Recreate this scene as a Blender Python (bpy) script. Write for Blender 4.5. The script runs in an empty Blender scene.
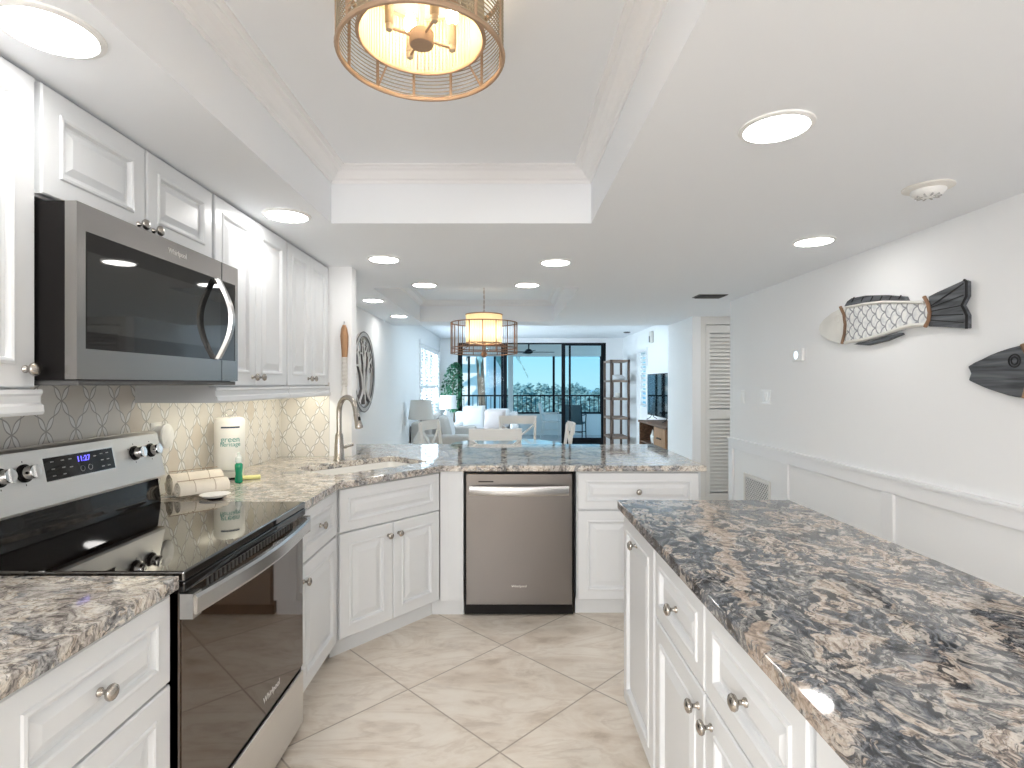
import bpy, bmesh, math, random
from mathutils import Vector, Matrix
random.seed(7)
R = math.radians
PI = math.pi
scene = bpy.context.scene
COL = scene.collection

# ------------------------------------------------------------------ camera, sky, sun, exposure
EYE = 1.40
FPX = 545.0
cam_d = bpy.data.cameras.new('camera')
cam_d.sensor_width = 36.0
cam_d.lens = FPX / 1024.0 * 36.0
cam_d.shift_x = 5.0 / 1024.0
cam_d.clip_start = 0.02
cam_d.clip_end = 2000
cam = bpy.data.objects.new('camera', cam_d)
cam.location = (0, 0, EYE)
cam.rotation_euler = (R(90), 0, 0)
COL.objects.link(cam)
scene.camera = cam

world = bpy.data.worlds.new('sky')
scene.world = world
world.use_nodes = True
wn = world.node_tree
wn.nodes.clear()
w_out = wn.nodes.new('ShaderNodeOutputWorld')
w_bg = wn.nodes.new('ShaderNodeBackground')
w_tc = wn.nodes.new('ShaderNodeTexCoord')
w_sep = wn.nodes.new('ShaderNodeSeparateXYZ')
w_rmp = wn.nodes.new('ShaderNodeValToRGB')
wn.links.new(w_tc.outputs['Generated'], w_sep.inputs[0])
wn.links.new(w_sep.outputs['Z'], w_rmp.inputs[0])
wn.links.new(w_rmp.outputs[0], w_bg.inputs[0])
wn.links.new(w_bg.outputs[0], w_out.inputs[0])
cr = w_rmp.color_ramp
cr.elements[0].position = 0.0
cr.elements[0].color = (0.15, 0.285, 0.335, 1)
cr.elements[1].position = 0.5
cr.elements[1].color = (0.15, 0.27, 0.42, 1)
e = cr.elements.new(0.10)
e.color = (0.085, 0.255, 0.37, 1)
w_bg.inputs[1].default_value = 1.0

sun_d = bpy.data.lights.new('sun', 'SUN')
sun_d.energy = 1.1
sun_d.angle = R(1.0)
sun_d.color = (1.0, 0.96, 0.9)
sun = bpy.data.objects.new('sun', sun_d)
sun.rotation_euler = (R(52), 0, R(-14))
COL.objects.link(sun)

def fill_light(name, loc, rot, sx, sy, watts, col):
    # added area light that stands in for daylight and brightens the room
    l = bpy.data.lights.new(name, 'AREA')
    l.shape = 'RECTANGLE'
    l.size, l.size_y = sx, sy
    l.energy = watts
    l.color = col
    l.spread = R(140)
    o = bpy.data.objects.new(name, l)
    o.location = loc
    o.rotation_euler = [R(a) for a in rot]
    COL.objects.link(o)
    return o
fill_light('rear_fill', (-0.3, -2.55, 1.55), (60, 0, -24), 2.2, 1.3, 40.0, (1.0, 0.985, 0.965))  # added fill in front of the rear wall, no window is built there
fill_light('daylight_shutters', (-1.66, 10.85, 1.37), (0, -112, 0), 1.5, 2.6, 46.0, (0.74, 0.89, 1.0))

vs = scene.view_settings
vs.view_transform = 'Standard'
vs.look = 'None'
vs.gamma = 1.0
vs.use_curve_mapping = False
vs.exposure = 1.64
DOWNLIGHT = 10.0      # radiance of a recessed light's lens
cy = scene.cycles
cy.use_denoising = True
cy.max_bounces = 9
cy.diffuse_bounces = 6
cy.glossy_bounces = 4
cy.transmission_bounces = 6
cy.transparent_max_bounces = 12
cy.caustics_reflective = False
cy.caustics_refractive = False
cy.sample_clamp_indirect = 4.0

# ------------------------------------------------------------------ material helpers
def nd(nt, kind, ins=None, **props):
    n = nt.nodes.new(kind)
    for k, v in props.items():
        setattr(n, k, v)
    for k, v in (ins or {}).items():
        if isinstance(v, bpy.types.NodeSocket):
            nt.links.new(v, n.inputs[k])
        else:
            n.inputs[k].default_value = v
    return n

def mth(nt, op, a, b=None, c=None):
    ins = {0: a}
    if b is not None: ins[1] = b
    if c is not None: ins[2] = c
    return nd(nt, 'ShaderNodeMath', ins, operation=op).outputs[0]

def ramp(nt, fac, stops):
    n = nd(nt, 'ShaderNodeValToRGB', {0: fac})
    r = n.color_ramp
    while len(r.elements) < len(stops):
        r.elements.new(0.5)
    for el, (p, c) in zip(r.elements, stops):
        el.position = p
        el.color = (c[0], c[1], c[2], 1)
    return n.outputs[0]

def mixc(nt, fac, a, b, blend='MIX'):
    n = nt.nodes.new('ShaderNodeMix')
    n.data_type = 'RGBA'
    n.blend_type = blend
    for idx, v in ((0, fac), (6, a), (7, b)):
        if isinstance(v, bpy.types.NodeSocket):
            nt.links.new(v, n.inputs[idx])
        elif idx == 0:
            n.inputs[0].default_value = v
        else:
            n.inputs[idx].default_value = (v[0], v[1], v[2], 1)
    return n.outputs[2]

def pmat(name, col, rough=0.5, metal=0.0, spec=0.5, emit=None, estr=0.0, coat=0.0, trans=0.0, alpha=1.0, bump=0.0, bscale=200.0, var=0.0, ior=1.45, sheen=0.0):
    m = bpy.data.materials.new(name)
    m.use_nodes = True
    nt = m.node_tree
    b = nt.nodes['Principled BSDF']
    b.inputs['Base Color'].default_value = (col[0], col[1], col[2], 1)
    b.inputs['Roughness'].default_value = rough
    b.inputs['Metallic'].default_value = metal
    b.inputs['Specular IOR Level'].default_value = spec
    b.inputs['IOR'].default_value = ior
    b.inputs['Coat Weight'].default_value = coat
    b.inputs['Coat Roughness'].default_value = 0.05
    b.inputs['Transmission Weight'].default_value = trans
    b.inputs['Alpha'].default_value = alpha
    b.inputs['Sheen Weight'].default_value = sheen
    if emit:
        b.inputs['Emission Color'].default_value = (emit[0], emit[1], emit[2], 1)
        b.inputs['Emission Strength'].default_value = estr
    co = None
    if bump or var:
        co = nd(nt, 'ShaderNodeTexCoord').outputs['Object']
    if bump:
        nz = nd(nt, 'ShaderNodeTexNoise', {'Vector': co, 'Scale': bscale, 'Detail': 3.0})
        bp = nd(nt, 'ShaderNodeBump', {'Height': nz.outputs[0], 'Strength': bump, 'Distance': 0.002})
        nt.links.new(bp.outputs[0], b.inputs['Normal'])
    if var:
        nz = nd(nt, 'ShaderNodeTexNoise', {'Vector': co, 'Scale': 6.0, 'Detail': 4.0})
        c0 = tuple(max(0, x * (1 - var)) for x in col)
        c1 = tuple(min(1, x * (1 + var)) for x in col)
        rc = ramp(nt, nz.outputs[0], [(0.35, c0), (0.65, c1)])
        nt.links.new(rc, b.inputs['Base Color'])
    return m

M = {}
M['wall'] = pmat('wall_paint', (0.895, 0.903, 0.912), 0.75, spec=0.25, bump=0.05, bscale=400)
M['ceil'] = pmat('ceiling_paint', (0.885, 0.91, 0.945), 0.85, spec=0.2, bump=0.05, bscale=300)
M['trim'] = pmat('trim_paint', (0.88, 0.885, 0.90), 0.4, spec=0.4)
M['cab'] = pmat('cabinet_paint', (0.745, 0.765, 0.785), 0.33, spec=0.5)
M['cab_in'] = pmat('cabinet_shadow_gap', (0.80, 0.80, 0.81), 0.5)
M['nickel'] = pmat('brushed_nickel', (0.44, 0.41, 0.375), 0.25, metal=1.0)
M['chrome'] = pmat('chrome', (0.80, 0.80, 0.80), 0.12, metal=1.0)
M['black'] = pmat('black_plastic', (0.006, 0.005, 0.005), 0.4, spec=0.25)
M['blackglass'] = pmat('black_glass', (0.006, 0.005, 0.005), 0.03, spec=0.6, ior=1.45)
M['screenmesh'] = pmat('window_mesh', (0.022, 0.022, 0.021), 0.03, spec=0.8, ior=1.5)
M['cooktop'] = pmat('cooktop_glass', (0.008, 0.006, 0.005), 0.03, spec=1.0, ior=1.7)
M['ovenglass'] = pmat('oven_glass', (0.050, 0.030, 0.018), 0.03, spec=1.0, ior=1.55)
M['darkrubber'] = pmat('dark_rubber', (0.03, 0.03, 0.03), 0.7)
M['white'] = pmat('white_plastic', (0.87, 0.87, 0.86), 0.3)
M['lens'] = pmat('light_lens', (0.9, 0.9, 0.9), 0.4, emit=(1.0, 0.975, 0.94), estr=DOWNLIGHT)
M['bronze'] = pmat('dark_bronze', (0.008, 0.010, 0.014), 0.6, spec=0.2)
M['sink'] = pmat('white_sink', (0.84, 0.83, 0.80), 0.2, spec=0.5)
M['logo'] = pmat('logo_silver', (0.82, 0.81, 0.80), 0.3, metal=0.6)
M['furnwhite'] = pmat('white_furniture_paint', (0.80, 0.79, 0.76), 0.45)
M['fabric'] = pmat('grey_fabric', (0.50, 0.47, 0.44), 0.95, bump=0.4, bscale=500, spec=0.1)
M['fabricw'] = pmat('pale_fabric', (0.76, 0.77, 0.78), 0.95, bump=0.4, bscale=500, spec=0.1)
M['shade'] = pmat('lamp_shade_linen', (0.66, 0.65, 0.62), 0.9, bump=0.3, bscale=400)
M['shadew'] = pmat('white_lamp_shade', (0.82, 0.84, 0.86), 0.9, bump=0.3, bscale=400)
M['ceramic'] = pmat('ceramic_glaze', (0.74, 0.72, 0.68), 0.2, var=0.06)
M['leaf'] = pmat('leaf_green', (0.03, 0.16, 0.08), 0.5, var=0.5)
M['leaf_far'] = pmat('hazy_leaf', (0.24, 0.40, 0.40), 0.9, var=0.3, spec=0.1)  # distance haze is put into this pale blue-green leaf colour
M['bark'] = pmat('bark', (0.22, 0.17, 0.13), 0.9, bump=0.6, bscale=60, var=0.3)
M['stucco'] = pmat('white_stucco', (0.82, 0.83, 0.82), 0.9, bump=0.2, bscale=120)
M['water'] = pmat('bay_water', (0.10, 0.34, 0.46), 0.35, bump=0.2, bscale=2)
M['deck'] = pmat('deck_concrete', (0.55, 0.55, 0.54), 0.8, var=0.1)
M['bronzewood'] = None
M['rattan'] = pmat('rattan_bronze', (0.27, 0.145, 0.085), 0.5)
M['tan'] = pmat('tan_rattan', (0.37, 0.25, 0.165), 0.55)
M['slatcream'] = pmat('cream_slats', (0.36, 0.30, 0.215), 0.6)
M['bulb'] = pmat('bulb_glow', (1, 0.9, 0.75), 0.3, emit=(1.0, 0.80, 0.52), estr=22.0)
M['terracotta'] = pmat('pale_pot', (0.7, 0.68, 0.64), 0.6)
M['rope'] = pmat('rope_white', (0.78, 0.76, 0.72), 0.9, bump=0.5, bscale=200)
M['orangewood'] = pmat('copper_band', (0.26, 0.15, 0.09), 0.6, var=0.4)
M['edgeblack'] = pmat('black_painted_edge', (0.012, 0.012, 0.014), 0.6)
M['whitewood'] = pmat('whitewashed_wood', (0.76, 0.75, 0.71), 0.7, bump=0.3, bscale=60, var=0.06)
M['terry'] = pmat('cream_terry', (0.86, 0.80, 0.70), 1.0, bump=0.9, bscale=350, spec=0.05, var=0.1)
M['brownline'] = pmat('brown_stitch', (0.45, 0.35, 0.26), 0.9)
M['paper'] = pmat('paper_towel_wrap', (0.84, 0.84, 0.81), 0.5)
M['ink'] = pmat('dark_blue_ink', (0.03, 0.05, 0.09), 0.5)
M['greenink'] = pmat('teal_ink', (0.10, 0.33, 0.30), 0.5)
M['sponge'] = pmat('yellow_sponge', (0.80, 0.78, 0.36), 0.95, bump=0.8, bscale=300)
M['soap'] = pmat('green_soap', (0.0, 0.30, 0.16), 0.15, coat=0.6)
M['clearplastic'] = pmat('clear_plastic_cap', (0.85, 0.92, 0.92), 0.1, alpha=0.55)
M['grayface'] = pmat('grey_button_print', (0.45, 0.45, 0.45), 0.6)
M['digit'] = pmat('blue_digits', (0.1, 0.1, 0.8), 0.5, emit=(0.12, 0.10, 1.0), estr=1.0)
M['dooroff'] = pmat('louver_door_paint', (0.78, 0.765, 0.735), 0.5)
M['treeart'] = pmat('pewter_wash', (0.76, 0.755, 0.74), 0.5, var=0.1)
M['pewter'] = pmat('grey_pewter', (0.50, 0.49, 0.48), 0.45, var=0.1)
M['treedark'] = pmat('dark_pewter', (0.13, 0.12, 0.12), 0.5)
M['screen'] = pmat('tv_screen', (0.006, 0.007, 0.009), 0.04, spec=1.0, ior=2.0)
M['bluecloth'] = pmat('slate_stripe_cloth', (0.10, 0.13, 0.17), 0.95)
M['beigecloth'] = pmat('blush_cloth', (0.62, 0.55, 0.53), 0.95, bump=0.4, bscale=400)
M['hoodgray'] = pmat('microwave_underside', (0.10, 0.10, 0.10), 0.5)
M['slate'] = pmat('faded_teal_cloth', (0.06, 0.11, 0.13), 0.9)
M['mesh_grille'] = pmat('white_grille', (0.78, 0.76, 0.72), 0.5)

def steel(name, col, rough, axis):
    m = bpy.data.materials.new(name)
    m.use_nodes = True
    nt = m.node_tree
    b = nt.nodes['Principled BSDF']
    b.inputs['Metallic'].default_value = 1.0
    co = nd(nt, 'ShaderNodeTexCoord').outputs['Object']
    sc = [900.0, 900.0, 900.0]
    sc[axis] = 6.0
    mp = nd(nt, 'ShaderNodeMapping', {'Vector': co, 'Scale': sc})
    nz = nd(nt, 'ShaderNodeTexNoise', {'Vector': mp.outputs[0], 'Scale': 1.0, 'Detail': 2.0})
    r = mth(nt, 'MULTIPLY_ADD', nz.outputs[0], 0.06, rough - 0.03)
    nt.links.new(r, b.inputs['Roughness'])
    c = ramp(nt, nz.outputs[0], [(0.3, tuple(x * 0.98 for x in col)), (0.7, tuple(min(1, x * 1.02) for x in col))])
    nt.links.new(c, b.inputs['Base Color'])
    return m
M['steel'] = steel('stainless_steel', (0.34, 0.325, 0.315), 0.26, 0)
M['steelv'] = steel('stainless_brushed_upright', (0.20, 0.185, 0.175), 0.30, 2)
M['steelpanel'] = steel('satin_stainless', (0.74, 0.725, 0.705), 0.42, 0)
M['steelpale'] = steel('pale_stainless', (0.55, 0.545, 0.54), 0.25, 0)

def wood(name, c0, c1, axis, rough=0.5):
    m = bpy.data.materials.new(name)
    m.use_nodes = True
    nt = m.node_tree
    b = nt.nodes['Principled BSDF']
    co = nd(nt, 'ShaderNodeTexCoord').outputs['Object']
    sc = [40.0, 40.0, 40.0]
    sc[axis] = 3.0
    mp = nd(nt, 'ShaderNodeMapping', {'Vector': co, 'Scale': sc})
    nz = nd(nt, 'ShaderNodeTexNoise', {'Vector': mp.outputs[0], 'Scale': 1.0, 'Detail': 5.0, 'Distortion': 0.6})
    c = ramp(nt, nz.outputs[0], [(0.35, c0), (0.65, c1)])
    nt.links.new(c, b.inputs['Base Color'])
    b.inputs['Roughness'].default_value = rough
    return m
M['walnut'] = wood('walnut', (0.09, 0.045, 0.025), (0.22, 0.12, 0.07), 1)
M['oak'] = wood('warm_oak', (0.26, 0.13, 0.06), (0.46, 0.26, 0.13), 2)
M['darkpaint'] = wood('charcoal_painted_wood', (0.045, 0.050, 0.056), (0.14, 0.15, 0.165), 1, 0.7)
M['shelfwood'] = wood('shelf_wood', (0.20, 0.13, 0.10), (0.36, 0.26, 0.20), 0)
M['shelfpost'] = wood('shelf_post', (0.10, 0.06, 0.05), (0.18, 0.12, 0.09), 2)

def thin_glass(name, tint, gl=0.10):
    m = bpy.data.materials.new(name)
    m.use_nodes = True
    nt = m.node_tree
    nt.nodes.clear()
    out = nt.nodes.new('ShaderNodeOutputMaterial')
    tr = nd(nt, 'ShaderNodeBsdfTransparent', {0: (*tint, 1)})
    gs = nd(nt, 'ShaderNodeBsdfGlossy', {'Roughness': 0.02})
    fr = nd(nt, 'ShaderNodeFresnel', {'IOR': 1.12})
    mx = nd(nt, 'ShaderNodeMixShader', {0: fr.outputs[0]})
    nt.links.new(tr.outputs[0], mx.inputs[1])
    nt.links.new(gs.outputs[0], mx.inputs[2])
    nt.links.new(mx.outputs[0], out.inputs[0])
    return m
M['pane'] = thin_glass('door_glass', (0.975, 0.99, 1.0))
M['tableglass'] = pmat('table_top_glass', (0.62, 0.68, 0.72), 0.05, spec=0.8)

def granite(name, dark):
    m = bpy.data.materials.new(name)
    m.use_nodes = True
    nt = m.node_tree
    b = nt.nodes['Principled BSDF']
    co = nd(nt, 'ShaderNodeTexCoord').outputs['Object']
    mp = nd(nt, 'ShaderNodeMapping', {'Vector': co, 'Rotation': (0, 0, R(-24) if dark else R(35)), 'Scale': (1.0, 0.74, 1.0) if dark else (0.8, 1.1, 1.0)})
    w1 = nd(nt, 'ShaderNodeTexNoise', {'Vector': mp.outputs[0], 'Scale': 4.2, 'Detail': 4.0, 'Roughness': 0.55})
    off = nd(nt, 'ShaderNodeVectorMath', {0: w1.outputs['Color'], 1: (0.5, 0.5, 0.5)}, operation='SUBTRACT')
    sc = nd(nt, 'ShaderNodeVectorMath', {0: off.outputs[0], 'Scale': 0.34 if dark else 0.26}, operation='SCALE')
    wv = nd(nt, 'ShaderNodeVectorMath', {0: mp.outputs[0], 1: sc.outputs[0]}, operation='ADD').outputs[0]
    def nz(vec, scale, det=5.0, ro=0.6, dis=0.0):
        return nd(nt, 'ShaderNodeTexNoise', {'Vector': vec, 'Scale': scale, 'Detail': det, 'Roughness': ro, 'Distortion': dis}).outputs[0]
    def sh(vec, d):
        return nd(nt, 'ShaderNodeVectorMath', {0: vec, 1: (d, d * 1.7, d * 0.3)}, operation='ADD').outputs[0]
    def band(f, a, b2):
        return ramp(nt, f, [(a, (0, 0, 0)), (b2, (1, 1, 1))])
    n3 = nz(co, 170.0, 2.0)
    big = nz(wv, 2.6, 3.0)
    mid = nz(wv, 12.0 if dark else 13.0, 6.0, 0.62, 0.6)
    mid2 = nz(sh(wv, 7.3), 15.0, 6.0, 0.62, 0.6)
    fine = nz(sh(wv, 3.1), 48.0, 4.0, 0.65, 0.4)
    ridge = mth(nt, 'ABSOLUTE', mth(nt, 'SUBTRACT', nz(sh(wv, 11.9), 16.0, 5.0, 0.6, 0.8), 0.5))
    if dark:
        slate = ramp(nt, fine, [(0.37, (0.018, 0.020, 0.025)), (0.45, (0.075, 0.084, 0.100)), (0.53, (0.155, 0.165, 0.185)), (0.62, (0.27, 0.275, 0.285)), (0.70, (0.42, 0.41, 0.40))])
        rosy = ramp(nt, fine, [(0.36, (0.17, 0.135, 0.115)), (0.44, (0.40, 0.33, 0.28)), (0.52, (0.56, 0.485, 0.42)), (0.64, (0.66, 0.60, 0.54))])
        grey = ramp(nt, fine, [(0.38, (0.10, 0.10, 0.105)), (0.50, (0.27, 0.265, 0.26)), (0.62, (0.50, 0.48, 0.45))])
        sx = nd(nt, 'ShaderNodeSeparateXYZ', {0: co})
        # more pale crystal towards one side of the slab, more slate along the other
        tilt_ = mth(nt, 'MULTIPLY_ADD', sx.outputs['X'], 0.07, -0.055)
        lift = mth(nt, 'ADD', mth(nt, 'MULTIPLY_ADD', big, 0.22, -0.11), tilt_)
        c = mixc(nt, band(mth(nt, 'ADD', mid2, lift), 0.49, 0.53), slate, grey)
        c = mixc(nt, band(mth(nt, 'ADD', mid, lift), 0.52, 0.55), c, rosy)
        c = mixc(nt, mth(nt, 'MULTIPLY', mth(nt, 'SUBTRACT', 1.0, band(ridge, 0.004, 0.022)), 0.7), c, (0.03, 0.03, 0.035))
        c = mixc(nt, mth(nt, 'MULTIPLY', band(nz(sh(wv, 23.0), 5.0, 5.0, 0.65), 0.62, 0.66), 0.8), c, (0.016, 0.016, 0.019))
        c = mixc(nt, mth(nt, 'MULTIPLY', band(nz(sh(wv, 31.0), 27.0, 3.0, 0.6), 0.575, 0.61), 0.85), c, (0.020, 0.021, 0.025))
        c = mixc(nt, mth(nt, 'MULTIPLY', band(nz(sh(wv, 37.0), 22.0, 3.0, 0.6), 0.60, 0.63), 0.8), c, (0.60, 0.55, 0.50))
        wob = nz(co, 4.5, 6.0, 0.65)
        cx = mth(nt, 'MULTIPLY_ADD', sx.outputs['Y'], 0.26, 0.215)
        cx = mth(nt, 'ADD', cx, mth(nt, 'MULTIPLY_ADD', wob, 0.20, -0.10))
        d = mth(nt, 'ABSOLUTE', mth(nt, 'SUBTRACT', sx.outputs['X'], cx))
        d = mth(nt, 'ADD', d, mth(nt, 'MULTIPLY_ADD', mid2, 0.16, -0.08))
        veinm = mth(nt, 'SUBTRACT', 1.0, band(d, 0.014, 0.022))
        veinc = ramp(nt, fine, [(0.38, (0.30, 0.235, 0.19)), (0.5, (0.50, 0.40, 0.325)), (0.62, (0.60, 0.51, 0.43))])
        c = mixc(nt, mth(nt, 'MULTIPLY', veinm, 0.9), c, veinc)
    else:
        cream = ramp(nt, fine, [(0.37, (0.38, 0.32, 0.27)), (0.44, (0.62, 0.545, 0.465)), (0.52, (0.73, 0.68, 0.605)), (0.62, (0.80, 0.77, 0.725))])
        taupe = ramp(nt, fine, [(0.37, (0.17, 0.15, 0.14)), (0.47, (0.42, 0.38, 0.35)), (0.60, (0.60, 0.56, 0.515))])
        grey = ramp(nt, fine, [(0.37, (0.09, 0.09, 0.095)), (0.48, (0.28, 0.28, 0.285)), (0.62, (0.52, 0.515, 0.51))])
        lift = mth(nt, 'MULTIPLY_ADD', big, 0.24, -0.12)
        c = mixc(nt, band(mth(nt, 'ADD', mid, lift), 0.50, 0.54), cream, taupe)
        c = mixc(nt, band(mth(nt, 'SUBTRACT', mid2, lift), 0.545, 0.575), c, grey)
        c = mixc(nt, mth(nt, 'MULTIPLY', mth(nt, 'SUBTRACT', 1.0, band(ridge, 0.004, 0.020)), 0.75), c, (0.10, 0.095, 0.095))
    sp = ramp(nt, n3, [(0.36, (0.45, 0.45, 0.46)), (0.55, (1, 1, 1))])
    c = mixc(nt, 0.5, c, sp, 'MULTIPLY')
    nt.links.new(c, b.inputs['Base Color'])
    b.inputs['Roughness'].default_value = 0.05
    b.inputs['Specular IOR Level'].default_value = 0.75
    b.inputs['IOR'].default_value = 1.55
    return m
M['granite'] = granite('cream_granite', False)
M['granite_dark'] = granite('blue_black_granite', True)

def floor_mat():
    m = bpy.data.materials.new('travertine_tile')
    m.use_nodes = True
    nt = m.node_tree
    b = nt.nodes['Principled BSDF']
    co = nd(nt, 'ShaderNodeTexCoord').outputs['Object']
    T = 0.602
    mp = nd(nt, 'ShaderNodeMapping', {'Vector': co, 'Rotation': (0, 0, R(45)), 'Scale': (1, 1, 1)})
    sx = nd(nt, 'ShaderNodeSeparateXYZ', {0: mp.outputs[0]})
    # corner of four tiles on the floor at (-0.027, 2.923)
    c45, s45 = math.cos(R(45)), math.sin(R(45))
    ox, oy = -0.027, 2.923
    u0, v0 = ox * c45 - oy * s45, ox * s45 + oy * c45
    u = mth(nt, 'MULTIPLY', mth(nt, 'SUBTRACT', sx.outputs['X'], u0), 1 / T)
    v = mth(nt, 'MULTIPLY', mth(nt, 'SUBTRACT', sx.outputs['Y'], v0), 1 / T)
    def edge(t):
        f = mth(nt, 'FRACT', t)
        return mth(nt, 'MINIMUM', f, mth(nt, 'SUBTRACT', 1.0, f))
    d = mth(nt, 'MINIMUM', edge(u), edge(v))
    gr = ramp(nt, d, [(0.0035, (1, 1, 1)), (0.0065, (0, 0, 0))])
    cell = nd(nt, 'ShaderNodeCombineXYZ', {0: mth(nt, 'FLOOR', u), 1: mth(nt, 'FLOOR', v)})
    wn_ = nd(nt, 'ShaderNodeTexWhiteNoise', {'Vector': cell.outputs[0]})
    shift = nd(nt, 'ShaderNodeVectorMath', {0: wn_.outputs['Color'], 'Scale': 9.0}, operation='SCALE')
    vv = nd(nt, 'ShaderNodeVectorMath', {0: co, 1: shift.outputs[0]}, operation='ADD').outputs[0]
    mp2 = nd(nt, 'ShaderNodeMapping', {'Vector': vv, 'Rotation': (0, 0, R(-30)), 'Scale': (1.0, 2.2, 1.0)})
    n1 = nd(nt, 'ShaderNodeTexNoise', {'Vector': mp2.outputs[0], 'Scale': 2.0, 'Detail': 8.0, 'Roughness': 0.58, 'Distortion': 0.9}).outputs[0]
    n2 = nd(nt, 'ShaderNodeTexNoise', {'Vector': mp2.outputs[0], 'Scale': 6.0, 'Detail': 7.0, 'Roughness': 0.6, 'Distortion': 0.4}).outputs[0]
    c = ramp(nt, n1, [(0.30, (0.56, 0.47, 0.38)), (0.42, (0.72, 0.635, 0.54)), (0.49, (0.80, 0.735, 0.65)), (0.535, (0.68, 0.60, 0.51)), (0.58, (0.80, 0.735, 0.65)), (0.70, (0.84, 0.79, 0.71))])
    c2 = ramp(nt, n2, [(0.36, (0.45, 0.37, 0.30)), (0.45, (0.70, 0.62, 0.53)), (0.58, (0.82, 0.76, 0.68)), (0.68, (0.85, 0.80, 0.73))])
    c = mixc(nt, 0.30, c, c2)
    c = mixc(nt, gr, c, (0.40, 0.34, 0.28))
    nt.links.new(c, b.inputs['Base Color'])
    b.inputs['Roughness'].default_value = 0.28
    b.inputs['Specular IOR Level'].default_value = 0.4
    bp = nd(nt, 'ShaderNodeBump', {'Height': mth(nt, 'SUBTRACT', 1.0, gr), 'Strength': 0.4, 'Distance': 0.002})
    nt.links.new(bp.outputs[0], b.inputs['Normal'])
    return m
M['floor'] = floor_mat()

def splash_mat():
    m = bpy.data.materials.new('lattice_mosaic')
    m.use_nodes = True
    nt = m.node_tree
    b = nt.nodes['Principled BSDF']
    co = nd(nt, 'ShaderNodeTexCoord').outputs['Object']
    s = nd(nt, 'ShaderNodeSeparateXYZ', {0: co})
    h = mth(nt, 'ADD', s.outputs['X'], s.outputs['Y'])
    ha = mth(nt, 'MULTIPLY', mth(nt, 'ADD', h, 0.035), 1 / 0.125)
    zb = mth(nt, 'MULTIPLY', mth(nt, 'SUBTRACT', s.outputs['Z'], 0.942), 1 / 0.20)
    p = mth(nt, 'ADD', ha, zb)
    q = mth(nt, 'SUBTRACT', ha, zb)
    def fam(a, bq):
        da = mth(nt, 'ABSOLUTE', mth(nt, 'SUBTRACT', a, mth(nt, 'ROUND', a)))
        am = mth(nt, 'MULTIPLY', mth(nt, 'ABSOLUTE', mth(nt, 'SINE', mth(nt, 'MULTIPLY', bq, 2 * PI))), 0.082)
        ln = mth(nt, 'ABSOLUTE', mth(nt, 'SUBTRACT', da, am))
        return mth(nt, 'LESS_THAN', ln, 0.018), mth(nt, 'LESS_THAN', da, am)
    l1, i1 = fam(p, q)
    l2, i2 = fam(q, p)
    line = mth(nt, 'MAXIMUM', l1, l2)
    ins = mth(nt, 'MAXIMUM', i1, i2)
    cell = nd(nt, 'ShaderNodeCombineXYZ', {0: mth(nt, 'FLOOR', p), 1: mth(nt, 'FLOOR', q)})
    wn_ = nd(nt, 'ShaderNodeTexWhiteNoise', {'Vector': cell.outputs[0]})
    nz = nd(nt, 'ShaderNodeTexNoise', {'Vector': co, 'Scale': 8.0, 'Detail': 5.0, 'Distortion': 1.0}).outputs[0]
    t = mth(nt, 'ADD', mth(nt, 'MULTIPLY', wn_.outputs['Value'], 0.7), mth(nt, 'MULTIPLY', nz, 0.4))
    c = ramp(nt, t, [(0.2, (0.79, 0.775, 0.74)), (0.70, (0.75, 0.72, 0.67)), (1.0, (0.64, 0.57, 0.49))])
    c = mixc(nt, ins, c, (0.86, 0.86, 0.85))
    c = mixc(nt, line, c, (0.44, 0.43, 0.41))
    nt.links.new(c, b.inputs['Base Color'])
    b.inputs['Roughness'].default_value = 0.18
    return m
M['splash'] = splash_mat()

def scale_mat():
    # carved fish scales: rows of overlapping round scallops, pale with grey outlines
    m = bpy.data.materials.new('carved_scales')
    m.use_nodes = True
    nt = m.node_tree
    b = nt.nodes['Principled BSDF']
    co = nd(nt, 'ShaderNodeTexCoord').outputs['Object']
    s = nd(nt, 'ShaderNodeSeparateXYZ', {0: co})
    P = 0.080
    u = mth(nt, 'MULTIPLY', s.outputs['Y'], 1 / P)
    v = mth(nt, 'MULTIPLY', s.outputs['Z'], 1 / P)
    best = None
    lines = None
    for k in (0, 1):
        uu = mth(nt, 'ADD', u, 0.5 * k)
        vv = mth(nt, 'ADD', v, 0.5 * k)
        du = mth(nt, 'SUBTRACT', mth(nt, 'FRACT', uu), 0.35)
        dv = mth(nt, 'SUBTRACT', mth(nt, 'FRACT', vv), 0.5)
        r = mth(nt, 'SQRT', mth(nt, 'ADD', mth(nt, 'MULTIPLY', du, du), mth(nt, 'MULTIPLY', dv, dv)))
        ln = mth(nt, 'LESS_THAN', mth(nt, 'ABSOLUTE', mth(nt, 'SUBTRACT', r, 0.47)), 0.05)
        half = mth(nt, 'GREATER_THAN', du, -0.02)
        ln = mth(nt, 'MULTIPLY', ln, half)
        lines = ln if lines is None else mth(nt, 'MAXIMUM', lines, ln)
    nz = nd(nt, 'ShaderNodeTexNoise', {'Vector': co, 'Scale': 30.0, 'Detail': 4.0}).outputs[0]
    c0 = ramp(nt, nz, [(0.4, (0.84, 0.84, 0.82)), (0.7, (0.60, 0.62, 0.64))])
    c = mixc(nt, lines, c0, (0.30, 0.31, 0.33))
    nt.links.new(c, b.inputs['Base Color'])
    b.inputs['Roughness'].default_value = 0.6
    bp = nd(nt, 'ShaderNodeBump', {'Height': mth(nt, 'SUBTRACT', 1.0, lines), 'Strength': 0.6, 'Distance': 0.004})
    nt.links.new(bp.outputs[0], b.inputs['Normal'])
    return m
M['scales'] = scale_mat()

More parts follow.
